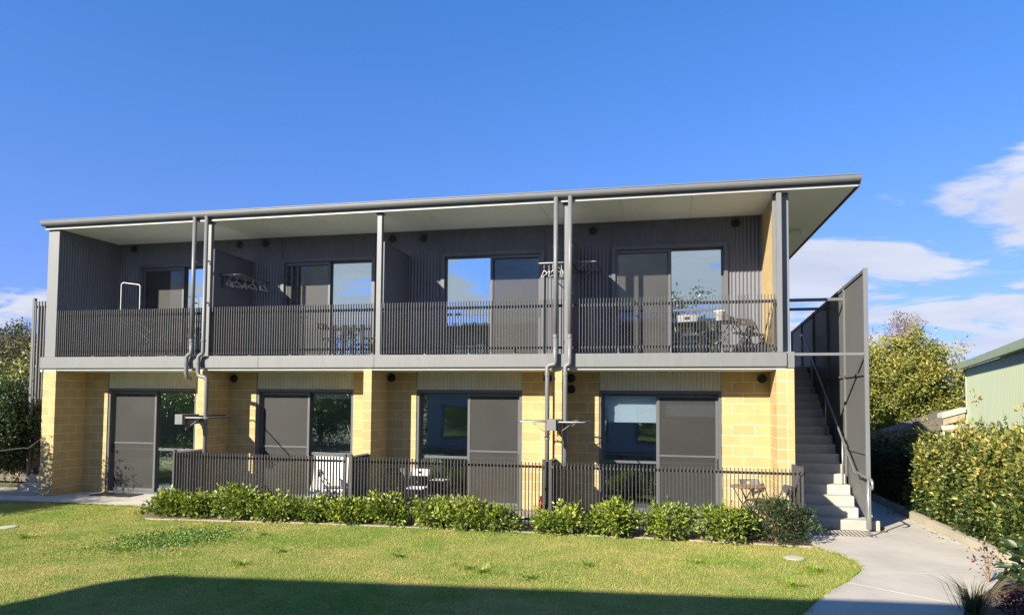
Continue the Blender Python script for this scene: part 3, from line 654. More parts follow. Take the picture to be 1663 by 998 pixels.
# slatted screen beyond the left stairs
S2 = thing('slatted_screen', 'tall grey vertical slat screen beside the left end of the building', 'privacy screen', (-1.45, 2.0, 0))
MB().bev(-1.47, -1.40, 0.95, 1.02, 0.0, 4.68, 0.004).build('post', 'screen_panel', S2)
MB().bev(-0.33, -0.27, 0.95, 1.02, 2.2, 4.62, 0.004).build('post', 'screen_panel', S2)
for z in (4.44, 3.05, 2.3): MB().box(-1.40, -0.33, 0.975, 1.0, z, z+0.05).build('rail', 'screen_panel', S2)
for i in range(12): MB().box(-1.37+0.087*i, -1.345+0.087*i, 0.94, 0.974, 2.2, 4.60).build('slat', 'screen_panel', S2)
for i in range(14): MB().box(-1.46, -1.42, 1.1+0.32*i, 1.25+0.32*i, 0.0, 4.5).build('slat', 'screen_panel', S2)
# drain grates at the foot of both stairs
def grate(x0, x1, y0, y1, label):
    g = thing('drain_grate', label, 'drain grate', ((x0+x1)/2, (y0+y1)/2, 0.024), 'drain grates at the stairs')
    MB().box(x0, x1, y0, y1, 0.0245, 0.027).build('channel', 'vent', g)
    n = int((x1-x0)/0.062)
    for i in range(n): MB().box(x0+0.005+i*(x1-x0)/n, x0+0.036+i*(x1-x0)/n, y0, y1, 0.0275, 0.034).build('bar', 'concrete', g)
grate(16.2, 17.25, -0.42, 0.05, 'long slotted drain grate across the foot of the right stairs')
grate(-1.2, -0.2, -0.12, 0.35, 'dark slotted drain grate by the steps at the left end')

# ================================================================== SMALL THINGS
def local(root): return lambda mb, nm, mt, smooth=False: mb.build(nm, mt, root, smooth)
# folding chair
def folding_chair(seat_m, frame_m):
    r = thing('folding_chair', 'x', 'chair', (0, 0, 0)); L = local(r)
    s = MB().prism_z([(-0.19,-0.19),(-0.17,-0.21),(0.17,-0.21),(0.19,-0.19),(0.175,0.16),(0.15,0.18),(-0.15,0.18),(-0.175,0.16)], 0.435, 0.455); L(s, 'seat', seat_m)
    b = MB(); n = 8; vs = []; fs = []
    for j, z in enumerate((0.66, 0.70, 0.755, 0.80)):
        for i in range(n+1):
            t = -1 + 2*i/n; vs.append((0.195*t*(1 if 0 < j < 3 else 0.97), 0.245 + 0.03*(1-t*t) + 0.06*(z-0.66), z))
    for j in range(3):
        for i in range(n):
            if j == 1 and i in (3, 4): continue          # hand slot
            q = j*(n+1)+i; fs.append((q, q+1, q+n+2, q+n+1))
    m_ = len(vs); vs2 = [(x, y+0.014, z) for x, y, z in vs]; b.add(vs + vs2, fs + [tuple(i+m_ for i in f[::-1]) for f in fs]); L(b, 'backrest', seat_m)
    for sx_ in (-0.2, 0.2):
        L(MB().tube([(sx_, 0.275, 0.80), (sx_, 0.20, 0.62), (sx_, -0.01, 0.30), (sx_, -0.22, 0.0)], 0.011, 7), 'leg', frame_m, True)
        L(MB().tube([(sx_*0.9, -0.10, 0.435), (sx_*0.9, 0.08, 0.22), (sx_*0.9, 0.25, 0.0)], 0.010, 7), 'leg', frame_m, True)
    L(MB().tube([(-0.2, -0.16, 0.08), (0.2, -0.16, 0.08)], 0.008, 6), 'stretcher', frame_m); L(MB().tube([(-0.18, 0.2, 0.06), (0.18, 0.2, 0.06)], 0.008, 6), 'stretcher', frame_m)
    return r
def round_table(topm, framem, rad=0.30, h=0.71):
    r = thing('folding_table', 'x', 'table', (0, 0, 0)); L = local(r)
    L(MB().lathe([(rad-0.01, 0), (rad, 0.006), (rad, 0.02), (rad-0.006, 0.026)], (0, 0, h-0.026), 28), 'table_top', topm)
    for y in (-0.16, 0.16):
        L(MB().tube([(-0.24, y, 0.0), (0.0, y, h*0.5), (0.2, y, h-0.03)], 0.010, 7), 'leg', framem, True)
        L(MB().tube([(0.24, y*0.9, 0.0), (0.0, y*0.9, h*0.5), (-0.2, y*0.9, h-0.03)], 0.010, 7), 'leg', framem, True)
    for q in ([(-0.22, -0.16, 0.03), (-0.22, 0.16, 0.03)], [(0.22, -0.15, 0.03), (0.22, 0.15, 0.03)], [(0, -0.16, h*0.5), (0, 0.16, h*0.5)]): L(MB().tube(q, 0.008, 6), 'stretcher', framem)
    return r
cg = folding_chair('chair_grey', 'chair_dark'); cd = folding_chair('chair_dark', 'chair_dark'); cw = folding_chair('white', 'chair_grey')
CH = 'folding chairs on the balconies and patios'
PZ = 0.024
def put(proto, loc, rz, label, group):
    if 'used' not in proto.keys():
        proto['used'] = 1; proto.location = loc; proto.rotation_euler = (0, 0, rz); proto['label'] = label; proto['group'] = group; return proto
    return copy_thing(proto, loc, rz, label, group)
put(cg, (14.28, 1.0, SL), 2.9, 'pale grey folding chair on the right balcony, in front of the glass door', CH)
put(cd, (15.30, 0.95, SL), 1.2, 'dark folding chair right of the round table on the right balcony', CH)
put(cd, (15.52, 1.35, SL), 0.6, 'dark folding chair in the corner of the right balcony by the yellow wall', CH)
put(cd, (6.5, 1.1, SL), 1.4, 'dark folding chair left of the table on the second balcony from left', CH)
put(cd, (7.45, 1.15, SL), -1.2, 'dark folding chair beside the post on the second balcony from left', CH)
put(cg, (15.45, 0.33, PZ), 0.5, 'grey folding chair behind the round table on the right patio', CH)
put(cd, (15.62, -0.42, PZ), -1.3, 'dark folding chair at the right end of the right patio', CH)
put(cd, (8.35, 0.30, PZ), 0.25, 'dark folding chair facing out on the middle patio', CH)
put(cw, (8.85, 0.30, PZ), 0.1, 'white folding chair beside the dark one on the middle patio', CH)
put(cd, (7.22, -0.12, PZ), 1.9, 'dark folding chair in front of the white sheet on the left patio', CH)
td = round_table('chair_dark', 'chair_grey', 0.29, 0.66); tb = round_table('wood_top', 'chair_dark', 0.30, 0.74)
TB = 'folding tables on the balconies and patios'
put(td, (14.88, 0.85, SL), 0.3, 'black round folding table on the right balcony under a white bucket', TB)
put(td, (6.98, 0.95, SL), 0.9, 'black round folding table on the second balcony from left', TB)
put(tb, (15.22, -0.05, PZ), 0.4, 'brown round folding table on the right patio', TB)
put(td, (1.75, 1.05, SL), 0.2, 'black round folding table behind the drying rack on the left balcony', TB)
bk = thing('bucket', 'white plastic bucket standing on the round balcony table at right', 'bucket', (14.84, 0.85, SL+0.66)); L = local(bk)
MB().lathe([(0.085, 0.0), (0.115, 0.20), (0.122, 0.202), (0.122, 0.215), (0.110, 0.215), (0.080, 0.02)], (14.84, 0.85, SL+0.661), 24).build('pail', 'white', bk, True)
MB().tube([(14.84+0.118*math.cos(a), 0.85-0.122+0.02*math.sin(a), SL+0.85-0.07*math.sin(a)) for a in [math.pi*i/10 for i in range(11)]], 0.003, 5).build('wire_handle', 'steel', bk)
br = thing('broom', 'dark broom leaning against the yellow wall of the right balcony', 'broom', (15.66, 0.55, SL))
MB().tube([(15.58, 0.52, SL+0.20), (15.725, 0.50, SL+0.90)], 0.011, 8).build('handle', 'wood_top', br, True)
MB().bev(15.44, 15.70, 0.49, 0.56, SL+0.0, SL+0.20, 0.02).build('brush', 'chair_dark', br)
# n-shaped white tube on the left balcony and the wire drying rack beside it
gr = thing('garment_rail', 'white arched metal tube frame standing on the left balcony', 'garment rail', (1.45, 0.8, SL))
pts = [(1.22, 0.8, SL+0.02), (1.22, 0.8, SL+1.75)] + [(1.28-0.06*math.cos(a), 0.8, SL+1.75+0.06*math.sin(a)) for a in (0.5, 1.0, 1.5)] + [(1.66+0.06*math.sin(a), 0.82, SL+1.70+0.06*math.cos(a)) for a in (0.1, 0.8, 1.4)] + [(1.73, 0.82, SL+0.02)]
MB().tube(pts, 0.010, 9).build('arched_tube', 'white', gr, True)
MB().tube([(1.22, 0.55, SL+0.014), (1.22, 1.05, SL+0.014)], 0.012, 8).build('foot', 'white', gr, True)
MB().tube([(1.73, 0.57, SL+0.014), (1.73, 1.07, SL+0.014)], 0.012, 8).build('foot', 'white', gr, True)
da = thing('drying_rack', 'low folding wire drying rack on the left balcony behind the fins', 'drying rack', (2.2, 0.75, SL))
for y in (0.5, 1.0):
    MB().tube([(1.35, y, SL), (2.7, y, SL+0.86)], 0.011, 7).build('leg', 'chair_grey', da, True)
    MB().tube([(2.95, y, SL), (1.5, y, SL+0.90)], 0.011, 7).build('leg', 'chair_grey', da, True)
for i in range(13): MB().tube([(0.95+0.2*i, 0.48, SL+0.93-0.006*i), (0.95+0.2*i, 1.02, SL+0.93-0.006*i)], 0.005, 5).build('wire', 'chair_grey', da)
for y in (0.48, 1.02): MB().tube([(0.9, y, SL+0.935), (3.4, y, SL+0.86)], 0.010, 7).build('side_bar', 'chair_dark', da, True)
# small pegs and oddments hung on the rack
pg = thing('peg_basket', 'small dark basket hanging from the drying rack on the left balcony', 'basket', (1.75, 0.6, SL+0.55))
MB().lathe([(0.09, 0), (0.13, 0.16), (0.135, 0.165), (0.125, 0.17), (0.085, 0.012)], (1.75, 0.6, SL+0.62), 16).build('bowl', 'chair_dark', pg, True)
MB().tube([(1.64, 0.6, SL+0.78), (1.75, 0.6, SL+0.93), (1.86, 0.6, SL+0.78)], 0.004, 5).build('hook', 'steel', pg)
# fold-down clothes lines
def clothesline(label, x, sgn, y0, y1, z, w, group):
    t = thing('folding_clothesline', label, 'clothes line', (x, (y0+y1)/2, z-0.15), group); xo = x + sgn*w
    MB().bev(min(x, x+sgn*0.03), max(x, x+sgn*0.03), y0, y1, z-0.035, z+0.035, 0.004).build('wall_bar', 'chair_dark', t)
    MB().tube([(x+sgn*0.03, y0+0.02, z), (xo, y0+0.02, z)], 0.012, 8).build('front_arm', 'plastic_grey', t, True)
    MB().tube([(x+sgn*0.03, y1-0.02, z), (xo, y1-0.02, z)], 0.013, 8).build('rear_arm', 'chair_dark', t, True)
    MB().tube([(xo, y0, z), (xo, y1, z)], 0.013, 8).build('outer_bar', 'chair_dark', t, True)
    for k in range(1, 5): MB().tube([(x+sgn*w*k/5, y0+0.02, z+0.005), (x+sgn*w*k/5, y1-0.02, z+0.005)], 0.0025, 4).build('line', 'plastic_grey', t)
    for yy_ in (y0+0.1, y1-0.1): MB().tube([(x+sgn*0.012, yy_, z-0.22), (x+sgn*w*0.55, yy_, z-0.01)], 0.007, 6).build('brace', 'chair_grey', t, True)
    MB().box(min(x, x+sgn*0.015), max(x, x+sgn*0.015), y0+0.06, y0+0.14, z-0.26, z-0.036).build('brace_plate', 'chair_dark', t)
    return t
UG = 'clothes lines on the balcony partitions'; LG = 'clothes lines on the patio piers'
clothesline('folding clothes line on the left partition of the second balcony, hung with hangers', 4.082, 1, 0.45, 1.65, 5.0, 0.50, UG)
clothesline('folding clothes line on the third balcony, left of the dark partition', 11.898, -1, 0.60, 1.6, 5.04, 0.62, UG)
clothesline('folding clothes line on the right balcony, right of the dark partition', 11.962, 1, 0.60, 1.7, 5.04, 0.50, UG)
def bracket(x0, x1, label):
    t = thing('bracket_box', label, 'bracket', ((x0+x1)/2, -0.35, 1.71), 'square boxes carrying the patio clothes lines')
    MB().bev(x0, x1, -0.70, -0.165, 1.71, 1.915, 0.004).build('box_beam', 'trim', t)
    MB().box(x0+0.02, x1-0.02, -0.164, -0.002, 1.74, 1.885).build('mounting_plate', 'chair_dark', t)
bracket(3.955, 4.13, 'square grey box on the left patio pier, in front of the downpipe')
bracket(11.69, 11.86, 'square grey box on the pier between the middle and right patios')
clothesline('folding clothes line on the left patio pier, reaching right over the fence', 4.135, 1, -0.66, 0.70, 1.85, 0.55, LG)
clothesline('folding clothes line on the middle patio, left of the square box', 11.687, -1, -0.66, 0.0, 1.87, 0.52, LG)
clothesline('folding clothes line on the right patio, right of the square box', 11.864, 1, -0.66, 0.30, 1.87, 0.52, LG)
# hangers
def hanger():
    r = thing('clothes_hanger', 'x', 'hanger', (0, 0, 0))
    pts = [(0, 0, 0.0)]
    hk = [(0, 0.02*math.sin(a)-0.0, 0.02-0.02*math.cos(a) - 0.04) for a in [math.pi*(0.1+0.15*i) for i in range(9)]]
    MB().tube([(0, 0, -0.10), (0, 0, -0.055), (0, 0.018, -0.035), (0, 0.018, -0.012), (0, 0, 0.0), (0, -0.018, -0.012)], 0.003, 5).build('hook', 'white', r)
    MB().tube([(0, 0, -0.10), (0, 0.20, -0.19), (0, 0.21, -0.205), (0, 0.19, -0.212), (0, -0.19, -0.212), (0, -0.21, -0.205), (0, -0.20, -0.19), (0, 0, -0.10)], 0.007, 6).build('frame', 'white', r, True)
    return r
ords_ = ['first', 'second', 'third', 'fourth', 'fifth', 'sixth']
hg = hanger(); HG = 'white hangers on the clothes lines'
for i, (x, y, rz) in enumerate(((4.18, 0.70, 0.25), (4.28, 0.80, -0.1), (4.38, 0.98, 0.4), (4.48, 1.12, 0.1), (4.56, 1.3, 0.5), (4.582, 1.42, 0.2))):
    put(hg, (x, y, 5.0), rz, f'{ords_[i]} white hanger from the left on the second balcony clothes line', HG)
for i, (x, y, rz) in enumerate(((11.36, 0.85, 0.45), (11.46, 0.85, 0.2), (11.54, 0.86, 0.6), (11.72, 0.85, 0.3), (11.80, 0.85, 0.5))):
    put(hg, (x, y, 5.04), rz, f'{ords_[i]} white hanger from the left on the third balcony clothes line', HG)
# white sheet over a frame on the left patio, red bottle, door mat
sh = MB(); vs = []; fs = []; nx, nz = 22, 16
for j in range(nz+1):
    for i in range(nx+1):
        u, w = i/nx, j/nz; z = 0.06 + 0.98*w
        vs.append((6.52 + 0.76*u - 0.10*(1-w)*(1-u), 0.42 - 0.10*(1-w) + 0.025*math.sin(u*19 + 2*w) + 0.012*math.sin(u*41), z))
for j in range(nz):
    for i in range(nx): q = j*(nx+1)+i; fs.append((q, q+1, q+nx+2, q+nx+1))
m_ = len(vs); sh.add(vs + [(x, y+0.006, z) for x, y, z in vs], fs + [tuple(i+m_ for i in f[::-1]) for f in fs])
ds = thing('draped_airer', 'white sheet hung over a clothes airer behind the left patio fence', 'drying rack', (6.9, 0.45, PZ))
sh.build('sheet', 'cloth', ds, True)
for x in (6.5, 7.3): MB().tube([(x, 0.30, PZ), (x, 0.44, 1.05), (x, 0.62, PZ)], 0.010, 7).build('leg', 'chair_grey', ds, True)
MB().tube([(6.48, 0.44, 1.05), (7.32, 0.44, 1.05)], 0.010, 7).build('top_bar', 'chair_grey', ds, True)
ib = thing('ironing_board', 'pale folded ironing board standing upright behind the glass of the left patio', 'ironing board', (7.09, 1.22, PZ))
MB().add([(x, y, z) for y in (1.22, 1.24) for (x, z) in ((6.98, 0.1), (7.20, 0.1), (7.21, 1.45), (7.18, 1.56), (7.10, 1.60), (7.01, 1.56), (6.97, 1.45))], [tuple(range(7)), tuple(range(13, 6, -1))] + [(k, (k+1) % 7, 7+(k+1) % 7, 7+k) for k in range(7)]).build('board', 'plastic_grey', ib)
MB().tube([(7.0, 1.205, PZ), (7.18, 1.205, 1.0)], 0.01, 7).tube([(7.18, 1.205, PZ), (7.0, 1.205, 1.0)], 0.01, 7).build('legs', 'chair_grey', ib)
rb = thing('red_bottle', 'small red plastic bottle by the fence corner of the middle patio', 'bottle', (11.52, -0.3, PZ))
MB().lathe([(0.035, 0), (0.045, 0.01), (0.045, 0.20), (0.02, 0.25), (0.02, 0.285)], (11.52, -0.3, PZ+0.14), 16).build('body', 'red', rb, True)
MB().lathe([(0.045, 0), (0.05, 0.005), (0.05, 0.139)], (11.52, -0.3, PZ), 14).build('base_tin', 'chair_dark', rb)
MB().lathe([(0.022, 0), (0.022, 0.03)], (11.52, -0.3, PZ+0.4255), 12).build('cap', 'red', rb)
dm = thing('door_mat', 'black door mat on the paving in front of the left glass door', 'mat', (1.55, 0.45, PZ))
MB().bev(1.0, 2.05, 0.28, 0.76, PZ+0.001, PZ+0.016, 0.004).build('pile', 'mat', dm); MB().box(1.04, 2.01, 0.31, 0.73, PZ+0.0165, PZ+0.019).build('inset', 'vent', dm)
st = thing('patio_table', 'thin pale topped table behind the glass of the leftmost ground floor door', 'table', (2.72, 1.7, PZ))
MB().bev(2.35, 3.1, 1.5, 1.9, 0.745, 0.765, 0.008).build('table_top', 'plastic_grey', st)
for (x, y) in ((2.42, 1.55), (3.03, 1.55), (2.42, 1.85), (3.03, 1.85)): MB().tube([(x, y, PZ), (x, y, 0.745)], [0.018, 0.016], 8).build('leg', 'plastic_grey', st, True)
# roller blinds
def blind(x0, x1, z0, z1, y, label):
    t = thing('roller_blind', label, 'blind', ((x0+x1)/2, y, z0), 'roller blinds behind the glass doors')
    MB().box(x0, x1, y, y+0.004, z0+0.02, z1).build('fabric', 'cloth', t); MB().box(x0, x1, y-0.006, y+0.008, z0, z0+0.019).build('bottom_bar', 'white', t)
blind(12.56, 13.62, 1.83, 2.40, YG+0.25, 'white roller blind half drawn behind the glass of the right patio door')
blind(13.80, 14.74, 1.96, 2.40, YG+0.25, 'grey looking roller blind behind the fly screen of the right patio door')
blind(6.12, 7.12, 2.26, 2.40, YG+0.25, 'short white roller blind at the top of the left patio glass')
blind(2.25, 3.25, 3.25, 4.75, YB+0.15, 'white roller blind low in the glass of the left balcony door')
# lawn inspection covers, wall light
def cover(x, y, label):
    t = thing('inspection_cover', label, 'pipe cover', (x, y, 0.0), 'round pipe covers in the lawn')
    MB().lathe([(0.15, 0.0), (0.15, 0.010), (0.145, 0.013)], (x, y, 0.001), 28).build('rim', 'kerb', t)
    MB().lathe([(0.13, 0.0), (0.13, 0.003), (0.02, 0.005)], (x, y, 0.0145), 28).build('lid', 'beige', t)
cover(15.61, -2.34, 'round white pipe cover in the lawn near the path'); cover(2.72, -3.24, 'round white pipe cover in the lawn at the far left')
wl = thing('wall_light', 'small white light under the slab at the left corner', 'light', (-0.1, 0.0, 2.8))
MB().bev(-0.125, -0.075, -0.03, 0.04, 2.82, 2.872, 0.006).build('housing', 'white', wl); MB().box(-0.12, -0.08, -0.026, 0.03, 2.812, 2.8195).build('lens', 'plastic_grey', wl)

# ================================================================== NEIGHBOURS
G = thing('green_shed', 'pale green ribbed steel shed behind the hedge on the right', 'shed', (25, 10, 0))
YS = 8.0
F0 = np.array([23.76, 13.13]); dv = np.array([-0.242, -0.970]); ZE = 3.50                   # eave wall runs from its far corner towards the viewer
A_ = lambda u, v=0.0: tuple(F0 + dv*u + np.array([dv[1], -dv[0]])*v)                      # u along the wall, v out towards the path
MB().corr(A_(0), A_(13), 0, ZE-0.05, (dv[1], -dv[0]), pitch=0.19, amp=0.016).build('side_wall', 'green_clad', G, True)
MB().corr(A_(0), A_(0, -7), 0, ZE-0.05, tuple(-dv), pitch=0.19, amp=0.016, z1b=ZE+1.2).build('gable_wall', 'green_clad', G, True)
MB().prism_z([A_(-0.03, 0.03), A_(0.05, 0.03), A_(0.05, -0.02), A_(-0.03, -0.02)], 0, ZE-0.06).build('corner_trim', 'green_clad', G)
MB().prism_z([A_(-0.32, 0.06), A_(13, 0.06), A_(13, 0.19), A_(-0.32, 0.19)], ZE-0.06, ZE+0.14).build('gutter', 'green_roof', G)
q0, q1, q2, q3 = A_(-0.30, 0.12), A_(13, 0.12), A_(13, -7), A_(-0.30, -7)
MB().add([(*q0, ZE+0.10), (*q1, ZE+0.10), (*q2, ZE+1.5), (*q3, ZE+1.5), (*q0, ZE+0.15), (*q1, ZE+0.15), (*q2, ZE+1.55), (*q3, ZE+1.55)], [(0,3,2,1),(4,5,6,7),(0,1,5,4),(1,2,6,5),(2,3,7,6),(3,0,4,7)]).build('roof', 'green_roof', G)
MB().prism_z([A_(-0.26, 0.05), A_(-0.05, 0.05), A_(-0.05, -0.06), A_(-0.26, -0.06)], ZE-0.22, ZE-0.062).build('rafter_end', 'rust', G)
def slope_box(x0, x1, y0, y1, z0, th, s):
    za, zb = z0, z0 + (x1-x0)*s
    return MB().add([(x0,y0,za),(x1,y0,zb),(x1,y1,zb),(x0,y1,za),(x0,y0,za+th),(x1,y0,zb+th),(x1,y1,zb+th),(x0,y1,za+th)], [(0,3,2,1),(4,5,6,7),(0,1,5,4),(1,2,6,5),(2,3,7,6),(3,0,4,7)])
YL = 13.1
LT = thing('lean_to', 'low weathered lean-to roof with peeling fascia left of the green shed', 'shed', (22, 14, 0))
slope_box(20.2, 23.66, YL+0.1, YL+2, 0.72, 0.06, 0.36).build('roof', 'timber', LT)
slope_box(20.2, 22.08, YL-0.02, YL+0.05, 0.58, 0.27, 0.36).build('fascia_board', 'timber', LT)
slope_box(22.085, 22.96, YL-0.12, YL+0.05, 1.20, 0.42, 0.20).build('fascia_board', 'timber', LT)
slope_box(22.965, 23.66, YL-0.08, YL+0.05, 1.52, 0.24, 0.30).build('fascia_board', 'rust', LT)
slope_box(22.94, 23.66, YL-0.14, YL+0.3, 1.765, 0.16, 0.30).build('ridge_sheet', 'beige', LT)
MB().tube([(22.88, YL-0.25, 1.42), (23.66, YL-0.25, 1.50)], 0.10, 12).build('gutter_pipe', 'beige', LT, True)
MB().tube([(22.94, YL-0.25, 1.38), (22.94, YL-0.25, 1.08)], 0.04, 8).build('outlet', 'beige', LT, True)
MB().box(20.4, 23.66, YL+0.4, YL+0.5, 0, 1.2).build('rear_wall', 'timber', LT)
for x in (20.5, 22.95): MB().bev(x, x+0.1, YL+0.06, YL+0.16, 0, 0.75 if x < 21 else 1.5, 0.004).build('post', 'timber', LT)
PF = thing('paling_fence', 'dark timber paling fence beyond the stairs at the back', 'fence', (18, 9.0, 0))
for i in range(34): MB().box(16.6+0.11*i, 16.705+0.11*i, 8.9+0.01*(i % 2), 8.92+0.01*(i % 2), 0, 1.45+0.03*random.random()).build('paling', 'timber', PF)
for z in (0.35, 1.15): MB().box(16.6, 20.3, 8.94, 8.99, z, z+0.08).build('rail', 'timber', PF)
PL = thing('paling_fence', 'dark timber paling fence low behind the handrail at the left edge', 'fence', (-3.5, 2.3, 0))
for i in range(40): MB().box(-6.0+0.11*i, -5.895+0.11*i, 2.20+0.008*(i % 2), 2.22+0.008*(i % 2), 0, 1.15+0.03*random.random()).build('paling', 'timber', PL)
for z in (0.3, 0.9): MB().box(-6.0, -1.6, 2.235, 2.29, z, z+0.08).build('rail', 'timber', PL)
# the house behind the viewpoint: it throws the shade over the near lawn and shows in the glass
H = thing('neighbour_building', 'two storey building standing behind the viewpoint, shade put into its wall colour', 'building', (14, -19, 0))
HZ = 5.8; tt = HZ/0.614
e0 = np.array([7.36-0.66*tt, -5.46-tt]); e1 = np.array([15.3-0.66*tt, -4.62-tt]); dd = (e1-e0)/np.linalg.norm(e1-e0); nn_ = np.array([dd[1], -dd[0]])
P_ = lambda u, v: tuple(e0 + dd*u + nn_*v)
lc = [(7.20-0.66*tt, -5.72-tt), (7.06-0.66*tt, -6.30-tt), (6.72-0.66*tt, -7.2-tt), (5.6-0.66*tt, -10-tt)]  # roof corner shaped for the outline of its shade on the lawn
MB().prism_z([P_(0.12, 0), P_(26, 0), P_(26, 9), lc[3], lc[2], lc[1], lc[0]], HZ-0.16, HZ).build('roof', 'beige', H)
MB().prism_z([P_(0.2, -0.10), P_(26, -0.10), P_(26, -0.002), P_(0.2, -0.002)], HZ-0.17, HZ-0.012).build('gutter', 'white', H)
MB().prism_z([P_(1.6, 1.25), P_(25.4, 1.25), P_(25.4, 8.5), P_(1.6, 8.5)], -0.1, HZ-0.161).build('wall', 'shade_wall', H)
for k in range(8):
    for z0 in (0.5, 3.5):
        q = MB().prism_z([P_(2.4+3*k, 1.20), P_(4.2+3*k, 1.20), P_(4.2+3*k, 1.249), P_(2.4+3*k, 1.249)], z0, z0+1.5).build('window', 'door_frame', H)
        MB().prism_z([P_(2.48+3*k, 1.185), P_(4.12+3*k, 1.185), P_(4.12+3*k, 1.199), P_(2.48+3*k, 1.199)], z0+0.08, z0+1.42).build('pane', 'glass_low', q)
MB().prism_z([P_(1.6, 0.9), P_(25.4, 0.9), P_(25.4, 1.249), P_(1.6, 1.249)], 2.75, 2.95).build('band', 'door_frame', H)

# ================================================================== PLANTS
def tips_in(n, c, r, low=-0.3, shell=0.55):
    d = nrm(rng.normal(size=(n*3, 3))); d = d[d[:, 2] > low][:n]; rad = shell + (1-shell)*rng.random((len(d), 1))**0.6
    return np.array(c) + d*rad*np.array(r), d
def shrub_mesh(c, r, ntip, per, L, W, spread, mat, name, low=-0.5, shell=0.5, tb=0.0, up=0.35):
    tp, d = tips_in(ntip, c, r, low, shell); n = len(tp)*per; idx = np.repeat(np.arange(len(tp)), per)
    off = rng.normal(size=(n, 3))*spread; P = tp[idx] + off
    D = nrm(off*1.2/spread + d[idx]*0.9 + np.array([0, 0, up])*1.5 + rng.normal(size=(n, 3))*0.35)
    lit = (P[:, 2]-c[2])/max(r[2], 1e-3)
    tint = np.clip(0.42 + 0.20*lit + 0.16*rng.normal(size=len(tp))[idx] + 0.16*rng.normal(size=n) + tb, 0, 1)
    return leaves(P, D, L*(0.75+0.5*rng.random(n)), W*(0.75+0.5*rng.random(n)), tint, name, mat), tp
def shrub(name, label, cat, c, r, ntip, per, L, W, spread, mat, group=None, stems=10, tb=0.0, low=-0.5, shell=0.5, smat='twig', up=0.35, sr=0.010):
    base = (c[0], c[1], 0.0); t = thing(name, label, cat, base, group)
    me, tp = shrub_mesh((0, 0, c[2]), r, ntip, per, L, W, spread, mat, 'foliage', low, shell, tb, up); link('foliage', me, base, t)
    s = MB()
    for k in range(min(stems, len(tp))):
        q = tp[k]; s.tube([(random.uniform(-.05, .05)*r[0], random.uniform(-.05, .05)*r[1], -0.02), (q[0]*0.35, q[1]*0.35, q[2]*0.5), tuple(q)], [sr, sr*0.7, sr*0.35], 5)
    link('stem', s.mesh('stem', smat), base, t); return t
SG = 'leafy shrubs along the patio fence'
ords = ['first', 'second', 'third', 'fourth', 'fifth', 'sixth', 'seventh', 'eighth', 'ninth', 'tenth', 'eleventh', 'twelfth', 'thirteenth', 'fourteenth']
#   x, radius x, height
rows = [(4.60, 0.36, 0.52), (5.15, 0.40, 0.60), (5.95, 0.50, 0.66), (6.85, 0.42, 0.56), (7.50, 0.45, 0.68), (8.25, 0.40, 0.58), (8.95, 0.48, 0.70), (9.75, 0.42, 0.64),
        (10.40, 0.30, 0.70), (11.05, 0.42, 0.68), (12.00, 0.38, 0.64), (12.85, 0.46, 0.60), (13.75, 0.46, 0.64), (14.70, 0.46, 0.68)]
for i, (x, rx, h) in enumerate(rows):
    yb_ = -1.36 + (0.0 if x > 7 else -0.12); hv = random.choice((0.62, 0.70, 0.78, 0.88, 0.97))
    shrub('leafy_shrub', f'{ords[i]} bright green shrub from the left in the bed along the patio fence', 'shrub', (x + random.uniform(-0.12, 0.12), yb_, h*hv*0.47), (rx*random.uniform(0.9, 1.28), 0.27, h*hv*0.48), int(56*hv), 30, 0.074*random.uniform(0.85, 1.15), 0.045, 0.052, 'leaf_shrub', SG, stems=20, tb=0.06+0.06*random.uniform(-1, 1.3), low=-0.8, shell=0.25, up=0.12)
shrub('leafy_shrub', 'dark green sprawling shrub at the right end of the fence bed, by the stairs', 'shrub', (15.55, -1.22, 0.30), (0.62, 0.42, 0.40), 80, 48, 0.050, 0.024, 0.045, 'leaf_dark', SG, stems=20, tb=0.05, low=-0.6, shell=0.3)
